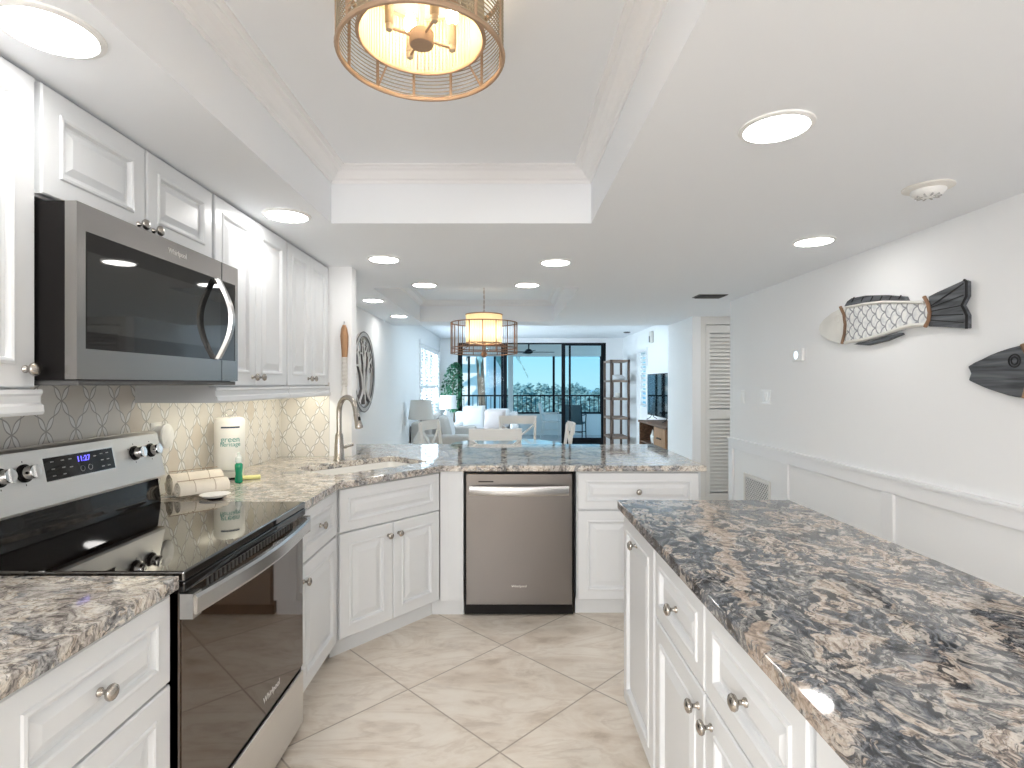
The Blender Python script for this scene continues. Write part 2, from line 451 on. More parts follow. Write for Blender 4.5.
# ------------------------------------------------------------------ mesh helpers
class MB:
    """Collects shapes, then links them as ONE mesh object."""
    def __init__(self):
        self.bm = bmesh.new()
        self.mi = 0
    def face(self, vs):
        try:
            f = self.bm.faces.new(vs)
            f.material_index = self.mi
            return f
        except ValueError:
            return None
    def box(self, x0, y0, z0, x1, y1, z1, mat=None):
        c = [(x0, y0, z0), (x1, y0, z0), (x1, y1, z0), (x0, y1, z0), (x0, y0, z1), (x1, y0, z1), (x1, y1, z1), (x0, y1, z1)]
        v = [self.bm.verts.new(mat @ Vector(p) if mat else p) for p in c]
        for q in ((0, 3, 2, 1), (4, 5, 6, 7), (0, 1, 5, 4), (1, 2, 6, 5), (2, 3, 7, 6), (3, 0, 4, 7)):
            self.face([v[i] for i in q])
        return self
    def bar(self, a, b, w, t, up=(0, 0, 1)):
        a, b = Vector(a), Vector(b)
        d = (b - a)
        L = d.length
        d.normalize()
        up = Vector(up)
        if abs(d.dot(up)) > 0.99:
            up = Vector((1, 0, 0))
        s = d.cross(up).normalized()
        u = s.cross(d)
        m = Matrix((s, d, u)).transposed().to_4x4()
        m.translation = a
        return self.box(-w / 2, 0, -t / 2, w / 2, L, t / 2, m)
    def loft(self, rings, cap0=True, cap1=True, closed=True):
        vr = [[self.bm.verts.new(p) for p in r] for r in rings]
        n = len(vr[0])
        for a, b in zip(vr, vr[1:]):
            for i in range(n if closed else n - 1):
                j = (i + 1) % n
                self.face([a[i], a[j], b[j], b[i]])
        if cap0: self.face(vr[0][::-1])
        if cap1: self.face(vr[-1])
        return self
    def lathe(self, prof, org=(0, 0, 0), axis='z', n=24, cap0=True, cap1=True, sx=1.0, sy=1.0, mat=None):
        o = Vector(org)
        rings = []
        for r, h in prof:
            ring = []
            for i in range(n):
                t = 2 * PI * i / n
                a, b = r * math.cos(t) * sx, r * math.sin(t) * sy
                p = {'z': Vector((a, b, h)), 'y': Vector((a, h, b)), 'x': Vector((h, a, b))}[axis]
                p = p + o
                ring.append(mat @ p if mat else p)
            rings.append(ring)
        return self.loft(rings, cap0, cap1)
    def tube(self, pts, r, n=8, closed=False, caps=True):
        pts = [Vector(p) for p in pts]
        rs = r if isinstance(r, (list, tuple)) else [r] * len(pts)
        rings = []
        ref = None
        N = len(pts)
        for i, p in enumerate(pts):
            if closed:
                t = pts[(i + 1) % N] - pts[i - 1]
            else:
                t = pts[min(i + 1, N - 1)] - pts[max(i - 1, 0)]
            t.normalize()
            if ref is None:
                ref = Vector((0, 0, 1)) if abs(t.z) < 0.9 else Vector((1, 0, 0))
            s = t.cross(ref)
            if s.length < 1e-4:
                s = t.cross(Vector((0, 1, 0.1)))
            s.normalize()
            u = s.cross(t)
            ref = u
            rings.append([p + s * (rs[i] * math.cos(2 * PI * k / n)) + u * (rs[i] * math.sin(2 * PI * k / n)) for k in range(n)])
        if closed:
            rings.append(rings[0])
            vr = [[self.bm.verts.new(p) for p in g] for g in rings[:-1]]
            for i in range(N):
                a, b = vr[i], vr[(i + 1) % N]
                for k in range(n):
                    j = (k + 1) % n
                    self.face([a[k], a[j], b[j], b[k]])
            return self
        return self.loft(rings, caps, caps)
    def ring(self, cx, cy_, z, r, t, n=48, m=6):
        return self.tube([(cx + r * math.cos(2 * PI * i / n), cy_ + r * math.sin(2 * PI * i / n), z) for i in range(n)], t, m, closed=True)
    def prism(self, outline, fn0, fn1):
        a = [self.bm.verts.new(fn0(p)) for p in outline]
        b = [self.bm.verts.new(fn1(p)) for p in outline]
        n = len(outline)
        for i in range(n):
            j = (i + 1) % n
            self.face([a[i], a[j], b[j], b[i]])
        self.face(a[::-1])
        self.face(b)
        return self
    def rects(self, w, h, prof, x0=0.0, z0=0.0):
        """nested rectangles facing -y: prof = [(inset, y)]"""
        rings = []
        for ins, y in prof:
            rings.append([(x0 + ins, y, z0 + ins), (x0 + w - ins, y, z0 + ins), (x0 + w - ins, y, z0 + h - ins), (x0 + ins, y, z0 + h - ins)])
        return self.loft(rings)
    def ico(self, c, r, sub=2, sq=(1, 1, 1), jit=0.0):
        ret = bmesh.ops.create_icosphere(self.bm, subdivisions=sub, radius=1.0)
        for v in ret['verts']:
            k = r * (1 + random.uniform(-jit, jit))
            v.co = Vector((c[0] + v.co.x * k * sq[0], c[1] + v.co.y * k * sq[1], c[2] + v.co.z * k * sq[2]))
        for f in {f for v in ret['verts'] for f in v.link_faces}:
            f.material_index = self.mi
        return self
    def build(self, name, mat, parent=None, smooth=None, bevel=0.0, bseg=2, mat4=None):
        if mat4 is not None:
            bmesh.ops.transform(self.bm, matrix=mat4, verts=self.bm.verts)
        bmesh.ops.recalc_face_normals(self.bm, faces=self.bm.faces)
        me = bpy.data.meshes.new(name)
        self.bm.to_mesh(me)
        self.bm.free()
        for m in (mat if isinstance(mat, (list, tuple)) else [mat]):
            me.materials.append(m)
        if smooth is not None:
            me.polygons.foreach_set('use_smooth', [True] * len(me.polygons))
            me.set_sharp_from_angle(angle=R(smooth))
        o = bpy.data.objects.new(name, me)
        COL.objects.link(o)
        if parent is not None:
            o.parent = parent
        if bevel:
            b = o.modifiers.new('bevel', 'BEVEL')
            b.width = bevel
            b.segments = bseg
            b.limit_method = 'ANGLE'
            b.angle_limit = R(40)
        return o

def tag(o, label, cat, group=None, kind=None):
    o['label'] = label
    o['category'] = cat
    if group: o['group'] = group
    if kind: o['kind'] = kind
    return o

def thing(name, label, cat, loc=(0, 0, 0), rz=0.0, group=None):
    o = bpy.data.objects.new(name, None)
    o.empty_display_size = 0.1
    COL.objects.link(o)
    o.location = loc
    o.rotation_euler = (0, 0, R(rz))
    return tag(o, label, cat, group)

def struct(o):
    o['kind'] = 'structure'
    return o

def dup(root, loc, rz, label, group=None):
    r = root.copy()
    COL.objects.link(r)
    r.location = loc
    r.rotation_euler = (0, 0, R(rz))
    r['label'] = label
    if group: r['group'] = group
    for ch in list(root.children):
        c = ch.copy()
        COL.objects.link(c)
        c.parent = r
        for g in ch.children:
            d = g.copy()
            COL.objects.link(d)
            d.parent = c
    return r

def text_mesh(body, size, extrude=0.0006, align='CENTER'):
    cu = bpy.data.curves.new('lettering', 'FONT')
    cu.body = body
    cu.size = size
    cu.extrude = extrude
    cu.align_x = align
    cu.align_y = 'CENTER'
    o = bpy.data.objects.new('lettering', cu)
    COL.objects.link(o)
    bpy.context.view_layer.update()
    dg = bpy.context.evaluated_depsgraph_get()
    me = bpy.data.meshes.new_from_object(o.evaluated_get(dg))
    bpy.data.objects.remove(o)
    bpy.data.curves.remove(cu)
    return me

def text_part(name, body, size, mat, parent, m4, bend=None):
    me = text_mesh(body, size)
    if bend:
        for v in me.vertices:
            a = v.co.x / bend
            rr = bend + 0.0008 + v.co.z
            v.co = Vector((rr * math.sin(a), -rr * math.cos(a), v.co.y))
    me.transform(m4)
    me.materials.clear()
    me.materials.append(mat)
    o = bpy.data.objects.new(name, me)
    COL.objects.link(o)
    o.parent = parent
    return o

# ------------------------------------------------------------------ the room shell
XL, XR = -1.53, 2.13            # kitchen left and right walls
ZC, ZH = 2.19, 2.45             # dropped ceiling, full-height ceiling
YB = 12.5                       # glass wall of the living room
YR = -2.6                       # wall behind the camera
DY = 1.385                      # stove near side
DY2 = 2.225                     # stove far side

struct(MB().box(-1.7, YR - 0.1, -0.12, 3.6, YB + 0.1, 0.0).build('floor', M['floor']))

c = MB()
TK = (-0.864, 0.414, 0.0, 2.68)         # kitchen tray
TD = (-1.10, 0.592, 4.485, 6.89)        # dining tray
for (x0, x1, y0, y1) in (( -1.7, 3.6, YR - 0.1, TK[2]), (-1.7, TK[0], TK[2], TK[3]), (TK[1], 3.6, TK[2], TK[3]), (-1.7, 3.6, TK[3], TD[2]),
                         (-1.7, TD[0], TD[2], TD[3]), (TD[1], 3.6, TD[2], TD[3]), (-1.7, 3.6, TD[3], 7.36)):
    c.box(x0, y0, ZC, x1, y1, 2.62)
c.box(TK[0], TK[2], ZH, TK[1], TK[3], 2.62)
c.box(TD[0], TD[2], ZH, TD[1], TD[3], 2.62)
c.box(-1.7, 7.36, ZH, 3.6, YB + 0.1, 2.62)
struct(c.build('ceiling', M['ceil']))

def crown(name, T):
    x0, x1, y0, y1 = T
    b = MB()
    prof = [(0.0, 2.385), (0.006, 2.385), (0.010, 2.397), (0.024, 2.402), (0.036, 2.413), (0.050, 2.432), (0.066, 2.437), (0.069, 2.442), (0.088, 2.4435), (0.090, 2.4505), (0.0, 2.4505)]
    rings = [[(x0 + i, y0 + i, z), (x1 - i, y0 + i, z), (x1 - i, y1 - i, z), (x0 + i, y1 - i, z)] for i, z in prof]
    b.loft(rings, False, False)
    return struct(b.build(name, M['trim']))
crown('trim_1', TK)
crown('trim_2', TD)

WY0, WY1, WZ0, WZ1 = 9.55, 12.15, 0.62, 2.12      # shuttered window in the left wall
w = MB()
w.box(XL - 0.12, YR, 0, XL, WY0, 2.62)
w.box(XL - 0.12, WY1, 0, XL, YB + 0.1, 2.62)
w.box(XL - 0.12, WY0, 0, XL, WY1, WZ0)
w.box(XL - 0.12, WY0, WZ1, XL, WY1, 2.62)
struct(w.build('wall_left', M['wall']))
struct(MB().box(XR, YR, 0, XR + 0.1, 5.2, ZC + 0.02).build('wall_right', M['wall']))
struct(MB().box(XL - 0.12, YR - 0.12, 0, 3.6, YR, ZC + 0.02).build('wall_rear', M['wall']))
struct(MB().box(XL, 3.67, 0, -1.045, 3.78, ZC + 0.02).build('wall_stub', M['wall']))
struct(MB().box(3.4, 5.0, 0, 3.5, 6.5, ZC + 0.02).box(XR + 0.1, 5.1, 0, 3.5, 5.2, ZC + 0.02).box(2.28, 6.60, 0, 3.5, 6.66, ZC + 0.02).build('wall_hall', M['wall']))  # last box: unseen backing added to block sky behind the louvres
# closet block between hall and living room, with the louvred door in its near face
DX0, DX1, DZ = 2.335, 3.06, 2.10
w = MB()
w.box(2.18, 6.39, 0, DX0, 6.49, ZC + 0.02)
w.box(DX1, 6.39, 0, 3.5, 6.49, ZC + 0.02)
w.box(DX0, 6.39, DZ, DX1, 6.49, ZC + 0.02)
struct(w.build('wall_closet', M['dooroff']))
w = MB()
w.box(2.172, 6.385, 0, 2.27, 7.36, ZC + 0.02)
w.box(2.27, 7.26, 0, 2.75, 7.36, 2.6)
struct(w.build('wall_partition', M['wall']))
w = MB()
PY0, PY1, PZ = 10.35, 11.05, 2.02                  # doorway in the living-room wall
w.box(2.65, 7.3, 0, 2.75, PY0, 2.6)
w.box(2.65, PY1, 0, 2.75, YB + 0.1, 2.6)
w.box(2.65, PY0, PZ, 2.75, PY1, 2.6)
struct(w.build('wall_living', M['wall']))
GX0, GX1, GZ = -1.13, 2.27, 2.345                  # glass doors
w = MB()
w.box(XL, YB, 0, GX0, YB + 0.12, 2.6)
w.box(GX1, YB, 0, 2.75, YB + 0.12, 2.6)
w.box(GX0, YB, GZ, GX1, YB + 0.12, 2.6)
struct(w.build('wall_back', M['wall']))

# wainscot on the right wall: cap rail, board under it, stiles, base
w = MB()
w.box(XR - 0.030, YR, 0.878, XR, 5.2, 0.897)
w.box(XR - 0.022, YR, 0.866, XR, 5.2, 0.878)
struct(w.build('trim_3', M['trim'], bevel=0.003))
w = MB()
w.box(XR - 0.018, YR, 0.795, XR, 5.2, 0.866)
for y in (5.11, 4.11, 2.985, 1.87, 0.75, -0.36, -1.5):
    w.box(XR - 0.018, y, 0.13, XR, y + 0.09, 0.795)
struct(w.build('trim_4', M['trim'], bevel=0.002))
struct(MB().box(XR - 0.016, YR, 0, XR, 5.2, 0.13).build('baseboard_right', M['trim'], bevel=0.003))
struct(MB().box(XL, 3.78, 0, XL + 0.014, YB, 0.12).build('baseboard_left', M['trim'], bevel=0.003))

# tiles behind the counters
w = MB()
w.box(XL, 0.2, 0.90, XL + 0.008, 3.67, 1.41)
w.box(XL + 0.008, 3.662, 0.90, -1.195, 3.67, 1.41)
struct(w.build('backsplash', M['splash']))

# louvred closet door
d = thing('door_1', '', '')
del d['label'], d['category']
d['kind'] = 'structure'
d.location = (0, 6.40, 0)
b = MB()
b.box(DX0 - 0.004, -0.018, 0, DX0 + 0.0, 0.0, DZ)
b.box(DX0, 0.0, 0.02, DX0 + 0.045, 0.035, DZ - 0.01)
b.box(DX1 - 0.06, 0.0, 0.02, DX1, 0.035, DZ - 0.01)
for z0, z1 in ((0.02, 0.12), (0.99, 1.10), (DZ - 0.10, DZ - 0.01)):
    b.box(DX0 + 0.045, 0.0, z0, DX1 - 0.06, 0.035, z1)
b.build('door_frame', M['dooroff'], d, bevel=0.003)
b = MB()
for z0, z1 in ((0.135, 0.98), (1.115, DZ - 0.11)):
    n = int((z1 - z0) / 0.042)
    for i in range(n):
        z = z0 + (i + 0.5) * (z1 - z0) / n
        m = Matrix.Translation((0, 0.018, z)) @ Matrix.Rotation(R(52), 4, 'X')
        b.box(DX0 + 0.045, -0.024, -0.004, DX1 - 0.06, 0.024, 0.004, m)
b.build('slat', M['dooroff'], d)

# doorway to the bedroom: casing and a slatted panel standing in for the window blinds beyond
d = thing('door_2', '', '')
del d['label'], d['category']
d['kind'] = 'structure'
b = MB()
b.box(2.632, PY0 - 0.08, 0, 2.65, PY0, PZ + 0.08)
b.box(2.632, PY1, 0, 2.65, PY1 + 0.08, PZ + 0.08)
b.box(2.632, PY0, PZ, 2.65, PY1, PZ + 0.08)
b.build('door_frame', M['trim'], d, bevel=0.003)
b = MB()
b.box(2.70, PY0, 0, 2.74, PY1, 0.95)
b.box(2.70, PY0, 0.95, 2.74, PY0 + 0.06, PZ)
b.box(2.70, PY1 - 0.06, 0.95, 2.74, PY1, PZ)
for i in range(12):
    z = 0.99 + i * 0.088
    m = Matrix.Translation((2.72, 0, z)) @ Matrix.Rotation(R(40), 4, 'Y')
    b.box(-0.035, PY0 + 0.06, -0.004, 0.035, PY1 - 0.06, 0.004, m)
b.build('slat', M['trim'], d)

# ------------------------------------------------------------------ cabinets
def knob_mesh():
    b = MB()
    b.lathe([(0.0095, 0.001), (0.0095, -0.003), (0.0055, -0.006), (0.005, -0.014), (0.008, -0.018), (0.0155, -0.021), (0.0175, -0.026), (0.0155, -0.031), (0.009, -0.0345), (0.002, -0.0355)], axis='y', n=18)
    o = b.build('knob', M['nickel'], smooth=60)
    me = o.data
    bpy.data.objects.remove(o)
    return me
KNOB = knob_mesh()

def add_knob(x, z, parent):
    k = bpy.data.objects.new('knob', KNOB)
    COL.objects.link(k)
    k.location = (x, 0.0, z)
    k.parent = parent
    return k

def panel(name, x0, x1, z0, z1, parent, knob=None, fr=0.056):
    b = MB()
    w, h = x1 - x0, z1 - z0
    s = 0.030 if min(w, h) > 0.30 else 0.020
    b.rects(w, h, [(0, 0.019), (0, 0.004), (0.004, 0.0), (fr, 0.0), (fr + 0.003, -0.004), (fr + 0.009, -0.005), (fr + 0.014, -0.002), (fr + 0.018, 0.010),
                   (fr + 0.026, 0.0105), (fr + 0.026 + s, 0.001), (fr + 0.028 + s, 0.001)], x0, z0)
    o = b.build(name, M['cab'], parent)
    if knob:
        add_knob(knob[0], knob[1], o)
    return o

def base_cabinet(label, loc, rz, w, fronts, depth=0.60, group=None, name='base_cabinet', toe=True, top=0.878):
    t = thing(name, label, 'cabinet', loc, rz, group)
    b = MB()
    zb = 0.10 if toe else 0.0
    if name == 'sink_cabinet':
        b.box(0, 0.0205, zb, w, 0.05, top).box(0, 0.05, zb, w, depth, 0.66)
    else:
        b.box(0, 0.0205, zb, w, depth, top)
    b.build('body', M['cab'], t)
    if toe:
        MB().box(0, 0.075, 0.0, w, 0.09, zb).build('toe_kick', M['cab'], t)
    for f in fronts:
        kind, x0, x1, z0, z1 = f[:5]
        panel(kind, x0, x1, z0, z1, t, f[5] if len(f) > 5 else None, 0.046 if kind == 'drawer' else 0.056)
    return t

G = 0.003
ZD0, ZD1, ZW0, ZW1 = 0.648, 0.868, 0.108, 0.640
XF = -0.85
def ld(w):
    return
# near-left drawer unit
base_cabinet('white base cabinet in near left corner beside the stove, under cream granite', (XF, 0.90, 0), 90, 0.484,
             [('drawer', 0.006, 0.478, ZD0, ZD1, (0.237, 0.757)), ('door', 0.006, 0.478, ZW0, ZW1, (0.045, 0.58))], depth=0.672)
# narrow unit beyond the stove
base_cabinet('narrow white base cabinet with one drawer between stove and corner sink cabinet', (XF, DY2 + 0.004, 0), 90, 0.497,
             [('drawer', 0.010, 0.487, ZD0, ZD1, (0.25, 0.757)), ('door', 0.010, 0.487, ZW0, ZW1, (0.045, 0.575))], depth=0.672)
# diagonal sink cabinet
AX, AY = XF, 2.735
BX, BY = -0.400, 3.262
ang = math.degrees(math.atan2(BY - AY, BX - AX))
LW = math.hypot(BX - AX, BY - AY)
base_cabinet('white diagonal corner cabinet with two doors under the sink', (AX, AY, 0), ang, LW,
             [('drawer', 0.012, LW - 0.004, ZD0, ZD1), ('door', 0.012, LW / 2 - 0.002, ZW0, ZW1, (LW / 2 - 0.035, 0.575)),
              ('door', LW / 2 + 0.002, LW - 0.004, ZW0, ZW1, (LW / 2 + 0.035, 0.575))], depth=0.30, name='sink_cabinet')
# filler panel beside the dishwasher
t = thing('filler_panel', 'tall white filler panel between corner sink cabinet and dishwasher', 'filler panel', (0, 0, 0))
b = MB()
b.prism([(BX + 0.0005, BY + 0.0015), (-0.352, 3.272), (-0.262, 3.272), (-0.262, 3.30), (BX - 0.010, 3.31)], lambda p: (p[0], p[1], 0.10), lambda p: (p[0], p[1], 0.878))
b.build('panel', M['cab'], t)
b = MB()
b.prism([(BX - 0.056, BY + 0.050), (-0.352, 3.312), (-0.262, 3.312), (-0.262, 3.335), (-0.40, 3.36)], lambda p: (p[0], p[1], 0.0), lambda p: (p[0], p[1], 0.10))
b.build('toe_kick', M['cab'], t)
# right peninsula unit
PW = 0.735
base_cabinet('white peninsula cabinet with wide drawer to the right of the dishwasher', (0.418, 3.262, 0), 0, PW,
             [('drawer', 0.006, PW - 0.006, ZD0, ZD1, (PW / 2, 0.757)), ('door', 0.006, PW / 2 - 0.002, ZW0, ZW1, (PW / 2 - 0.035, 0.575)),
              ('door', PW / 2 + 0.002, PW - 0.006, ZW0, ZW1, (PW / 2 + 0.035, 0.575))], depth=0.62, name='peninsula_cabinet')
# bar wall carrying the overhang
struct(MB().box(-1.04, 3.90, 0, 1.155, 4.0, 0.878).build('wall_bar', M['wall']))

# island units, doors facing the stove
XI = 0.482
def isl(name, label, y_far, y_near, fronts):
    return base_cabinet(label, (XI, y_far, 0), -90, y_far - y_near, fronts, depth=0.66, name=name)
isl('island_cabinet', 'island cabinet at far end with one full height door and no drawer', 2.262, 1.785, [('door', 0.012, 0.468, ZW0, ZD1, (0.24, 0.800))])
isl('island_cabinet', 'island double cabinet with two drawers above a pair of doors', 1.782, 0.866,
    [('drawer', 0.010, 0.448, ZD0, ZD1, (0.229, 0.757)), ('door', 0.010, 0.448, ZW0, ZW1, (0.41, 0.59)),
     ('drawer', 0.458, 0.906, ZD0, ZD1, (0.682, 0.757)), ('door', 0.458, 0.906, ZW0, ZW1, (0.497, 0.59))])
isl('island_cabinet', 'island cabinet nearest the camera, mostly hidden under the dark granite', 0.863, 0.25,
    [('drawer', 0.010, 0.603, ZD0, ZD1, (0.306, 0.757)), ('door', 0.010, 0.603, ZW0, ZW1, (0.56, 0.59))])

# ------------------------------------------------------------------ worktops
def slab(outline, hole=None, z0=0.88, z1=0.915):
    bm = bmesh.new()
    def loop(pts):
        v = [bm.verts.new((p[0], p[1], z0)) for p in pts]
        return [bm.edges.new((v[i], v[(i + 1) % len(v)])) for i in range(len(v))]
    es = loop(outline)
    if hole: es += loop(hole)
    r = bmesh.ops.triangle_fill(bm, use_beauty=True, use_dissolve=False, edges=es)
    faces = [g for g in r['geom'] if isinstance(g, bmesh.types.BMFace)]
    x = bmesh.ops.extrude_face_region(bm, geom=faces)
    bmesh.ops.translate(bm, vec=(0, 0, z1 - z0), verts=[g for g in x['geom'] if isinstance(g, bmesh.types.BMVert)])
    b = MB()
    b.bm.free()
    b.bm = bm
    return b
dS = Vector((math.cos(R(49)), math.sin(R(49)), 0))
nS = Vector((-dS.y, dS.x, 0))
SC = Vector((-0.86, 3.285, 0))
SL, SD = 0.345, 0.20
def sp(a, b_):
    v = SC + dS * a + nS * b_
    return (v.x, v.y)
def rounded(hl, hd, r, n=5):
    pts = []
    for (cx, cy_, a0) in ((hl - r, -hd + r, -90), (hl - r, hd - r, 0), (-hl + r, hd - r, 90), (-hl + r, -hd + r, 180)):
        for i in range(n + 1):
            a = R(a0 + 90 * i / n)
            pts.append((cx + r * math.cos(a), cy_ + r * math.sin(a)))
    return pts
hole = [sp(a, b_) for a, b_ in rounded(SL, SD, 0.05)]
cpoly = [(XL + 0.009, DY2 + 0.002), (-0.83, DY2 + 0.002), (-0.83, 2.69), (-0.38, 3.236), (1.186, 3.236), (1.186, 4.40), (XL + 0.002, 4.40), (XL + 0.002, 3.783), (-1.042, 3.783), (-1.042, 3.658), (XL + 0.009, 3.658)]
o = slab(cpoly, hole).build('countertop', M['granite'], bevel=0.004)
tag(o, 'cream and grey granite countertop wrapping the corner sink and peninsula', 'countertop')
o = slab([(XL + 0.009, 0.25), (-0.83, 0.25), (-0.83, DY - 0.003), (XL + 0.009, DY - 0.003)]).build('countertop', M['granite'], bevel=0.004)
tag(o, 'cream granite countertop piece in near left corner, before the stove', 'countertop')
o = slab([(0.462, 0.2), (1.18, 0.2), (1.18, 2.282), (0.462, 2.282)]).build('island_countertop', M['granite_dark'], bevel=0.004)
tag(o, 'polished dark blue black and beige granite slab on the island', 'countertop')

# sink bowl hung under the cut-out
b = MB()
rings = []
for (hl, hd, r, z) in ((SL + 0.012, SD + 0.012, 0.055, 0.8795), (SL - 0.0, SD - 0.0, 0.05, 0.8795), (SL - 0.006, SD - 0.006, 0.05, 0.80), (SL - 0.012, SD - 0.012, 0.05, 0.72), (SL - 0.06, SD - 0.06, 0.04, 0.69), (0.03, 0.03, 0.028, 0.685)):
    rings.append([(*sp(a, b_), z) for a, b_ in rounded(hl, hd, r)])
b.loft(rings, False, True)
t = thing('sink', 'white undermount kitchen sink set diagonally in cream granite', 'sink', (0, 0, 0))
b.build('bowl', M['sink'], t, smooth=40)
MB().lathe([(0.040, 0.6862), (0.040, 0.690), (0.030, 0.691), (0.012, 0.688)], org=(SC.x, SC.y, 0), n=20).build('drain', M['chrome'], t, smooth=40)

# faucet
fx, fy = SC.x + nS.x * 0.275, SC.y + nS.y * 0.275
t = thing('faucet', 'tall brushed nickel gooseneck faucet behind the corner sink', 'faucet', (fx, fy, 0.915), 0)
b = MB()
b.lathe([(0.036, 0.0), (0.036, 0.006), (0.031, 0.012), (0.029, 0.08), (0.024, 0.160), (0.019, 0.172), (0.017, 0.176)], n=24)
b.build('base', M['nickel'], t, smooth=40)
dirv = -nS
pts = []
for z in (0.17, 0.22, 0.27, 0.31):
    pts.append(Vector((0, 0, z)))
RA = 0.092
for i in range(1, 13):
    a = PI * i / 12 * 0.93
    pts.append(dirv * (RA - RA * math.cos(a)) + Vector((0, 0, 0.31 + RA * math.sin(a))))
pts.append(pts[-1] + (pts[-1] - pts[-2]).normalized() * 0.03)
b = MB()
b.tube(pts, 0.0165, 14)
b.build('spout', M['nickel'], t, smooth=60)
e0 = pts[-1]
dd = (pts[-1] - pts[-2]).normalized()
b = MB()
b.tube([e0 - dd * 0.004, e0 + dd * 0.004, e0 + dd * 0.05, e0 + dd * 0.085, e0 + dd * 0.09], [0.017, 0.019, 0.0205, 0.024, 0.022], 16)
sh = b.build('spray_head', M['nickel'], t, smooth=50)
b = MB()
side = dirv
cc = e0 + dd * 0.035 + side * 0.0195
b.lathe([(0.008, -0.004), (0.008, 0.003), (0.006, 0.004)], org=(0, 0, 0), n=12, sy=2.2, mat=Matrix.Translation(cc) @ side.to_track_quat('Z', 'Y').to_matrix().to_4x4())
b.build('spray_button', M['black'], sh)
b = MB()
b.tube([dS * 0.015 + Vector((0, 0, 0.085)), dS * 0.05 + Vector((0, 0, 0.085)), dS * 0.056 + Vector((0, 0, 0.087)), dS * 0.10 + Vector((0, 0, 0.092))], [0.0145, 0.0145, 0.012, 0.0105], 12)
b.build('handle', M['nickel'], t, smooth=50)

# ------------------------------------------------------------------ dishwasher
t = thing('dishwasher', 'stainless steel dishwasher built into the white peninsula', 'dishwasher', (-0.256, 3.262, 0))
DW = 0.656
MB().box(0.004, 0.045, 0.012, DW - 0.004, 0.58, 0.872).build('body', M['black'], t)
b = MB()
b.box(0.010, 0.0, 0.078, DW - 0.010, 0.040, 0.862)
dr = b.build('door', M['steelv'], t, bevel=0.004)
b = MB()
b.box(0.0, 0.028, 0.07, 0.008, 0.046, 0.874).box(DW - 0.008, 0.028, 0.07, DW, 0.046, 0.874).box(0.0, 0.028, 0.866, DW, 0.046, 0.876)
b.build('gasket', M['black'], t)
b = MB()
pts = []
rings = []
n = 15
for i in range(n):
    u = i / (n - 1)
    x = 0.032 + u * (DW - 0.064)
    y = -0.030 - 0.024 * math.sin(PI * u)
    rings.append([(x, y, 0.738), (x, y - 0.004, 0.746), (x, y - 0.004, 0.786), (x, y, 0.794), (x, y + 0.010, 0.794), (x, y + 0.010, 0.738)])
b.loft(rings)
b.box(0.032, -0.032, 0.745, 0.052, 0.0, 0.787)
b.box(DW - 0.052, -0.032, 0.745, DW - 0.032, 0.0, 0.787)
b.build('handle', M['steelpale'], dr, smooth=30)
MB().box(0.085, -0.0008, 0.812, 0.175, 0.001, 0.819).build('vent_slot', M['black'], dr)
MB().box(0.0, 0.03, 0.01, DW, 0.06, 0.068).build('toe_kick', M['black'], t)
text_part('lettering', 'Whirlpool', 0.022, M['steelpale'], dr, Matrix.Translation((DW / 2, -0.0006, 0.19)) @ Matrix.Rotation(R(90), 4, 'X'))

# ------------------------------------------------------------------ stove
SW = DY2 - DY - 0.008
t = thing('stove', 'stainless steel electric range with black glass top and oven door', 'stove', (-0.835, DY + 0.004, 0), 90)
# local: x along the wall (0..SW), y into the wall (0 = front plane, negative = towards the aisle)
MB().box(0.0, 0.004, 0.03, SW, 0.66, 0.895).build('body', M['black'], t)
for x, y in ((0.05, 0.06), (SW - 0.05, 0.06), (0.05, 0.6), (SW - 0.05, 0.6)):
    MB().lathe([(0.018, 0.0), (0.018, 0.03)], org=(x, y, 0), n=12).build('foot', M['darkrubber'], t)
ck = MB().box(0.0, -0.012, 0.895, SW, 0.585, 0.922).build('cooktop', M['cooktop'], t, bevel=0.005)
b = MB()
b.box(0.0, -0.014, 0.868, SW, 0.02, 0.895)
b.build('front_lip', M['blackglass'], t, bevel=0.004)
# oven door
dr = MB().box(0.004, -0.004, 0.262, SW - 0.004, 0.002, 0.80).box(0.0, -0.001, 0.255, SW, 0.03, 0.866).build('door', M['ovenglass'], t)
b = MB()
for i in range(26):
    x = 0.12 + i * (SW - 0.24) / 25
    b.box(x, -0.0045, 0.842, x + 0.010, -0.0005, 0.862)
b.build('vent_slot', M['hoodgray'], dr)
b = MB()
rings = []
n = 19
for i in range(n):
    u = i / (n - 1)
    x = 0.012 + u * (SW - 0.024)
    y = -0.034 - 0.030 * math.sin(PI * u)
    rings.append([(x, y, 0.806), (x, y - 0.005, 0.814), (x, y - 0.005, 0.850), (x, y, 0.858), (x, y + 0.014, 0.858), (x, y + 0.014, 0.806)])
b.loft(rings)
b.box(0.0, -0.034, 0.800, 0.040, 0.0, 0.864)
b.box(SW - 0.040, -0.034, 0.800, SW, 0.0, 0.864)
b.build('handle', M['steelpale'], dr, smooth=30)
text_part('lettering', 'Whirlpool', 0.032, M['logo'], dr, Matrix.Translation((SW / 2 + 0.12, -0.0046, 0.315)) @ Matrix.Rotation(R(90), 4, 'X'))
MB().box(0.006, -0.008, 0.028, SW - 0.006, 0.003, 0.240).build('drawer', M['steelpanel'], t, bevel=0.004)
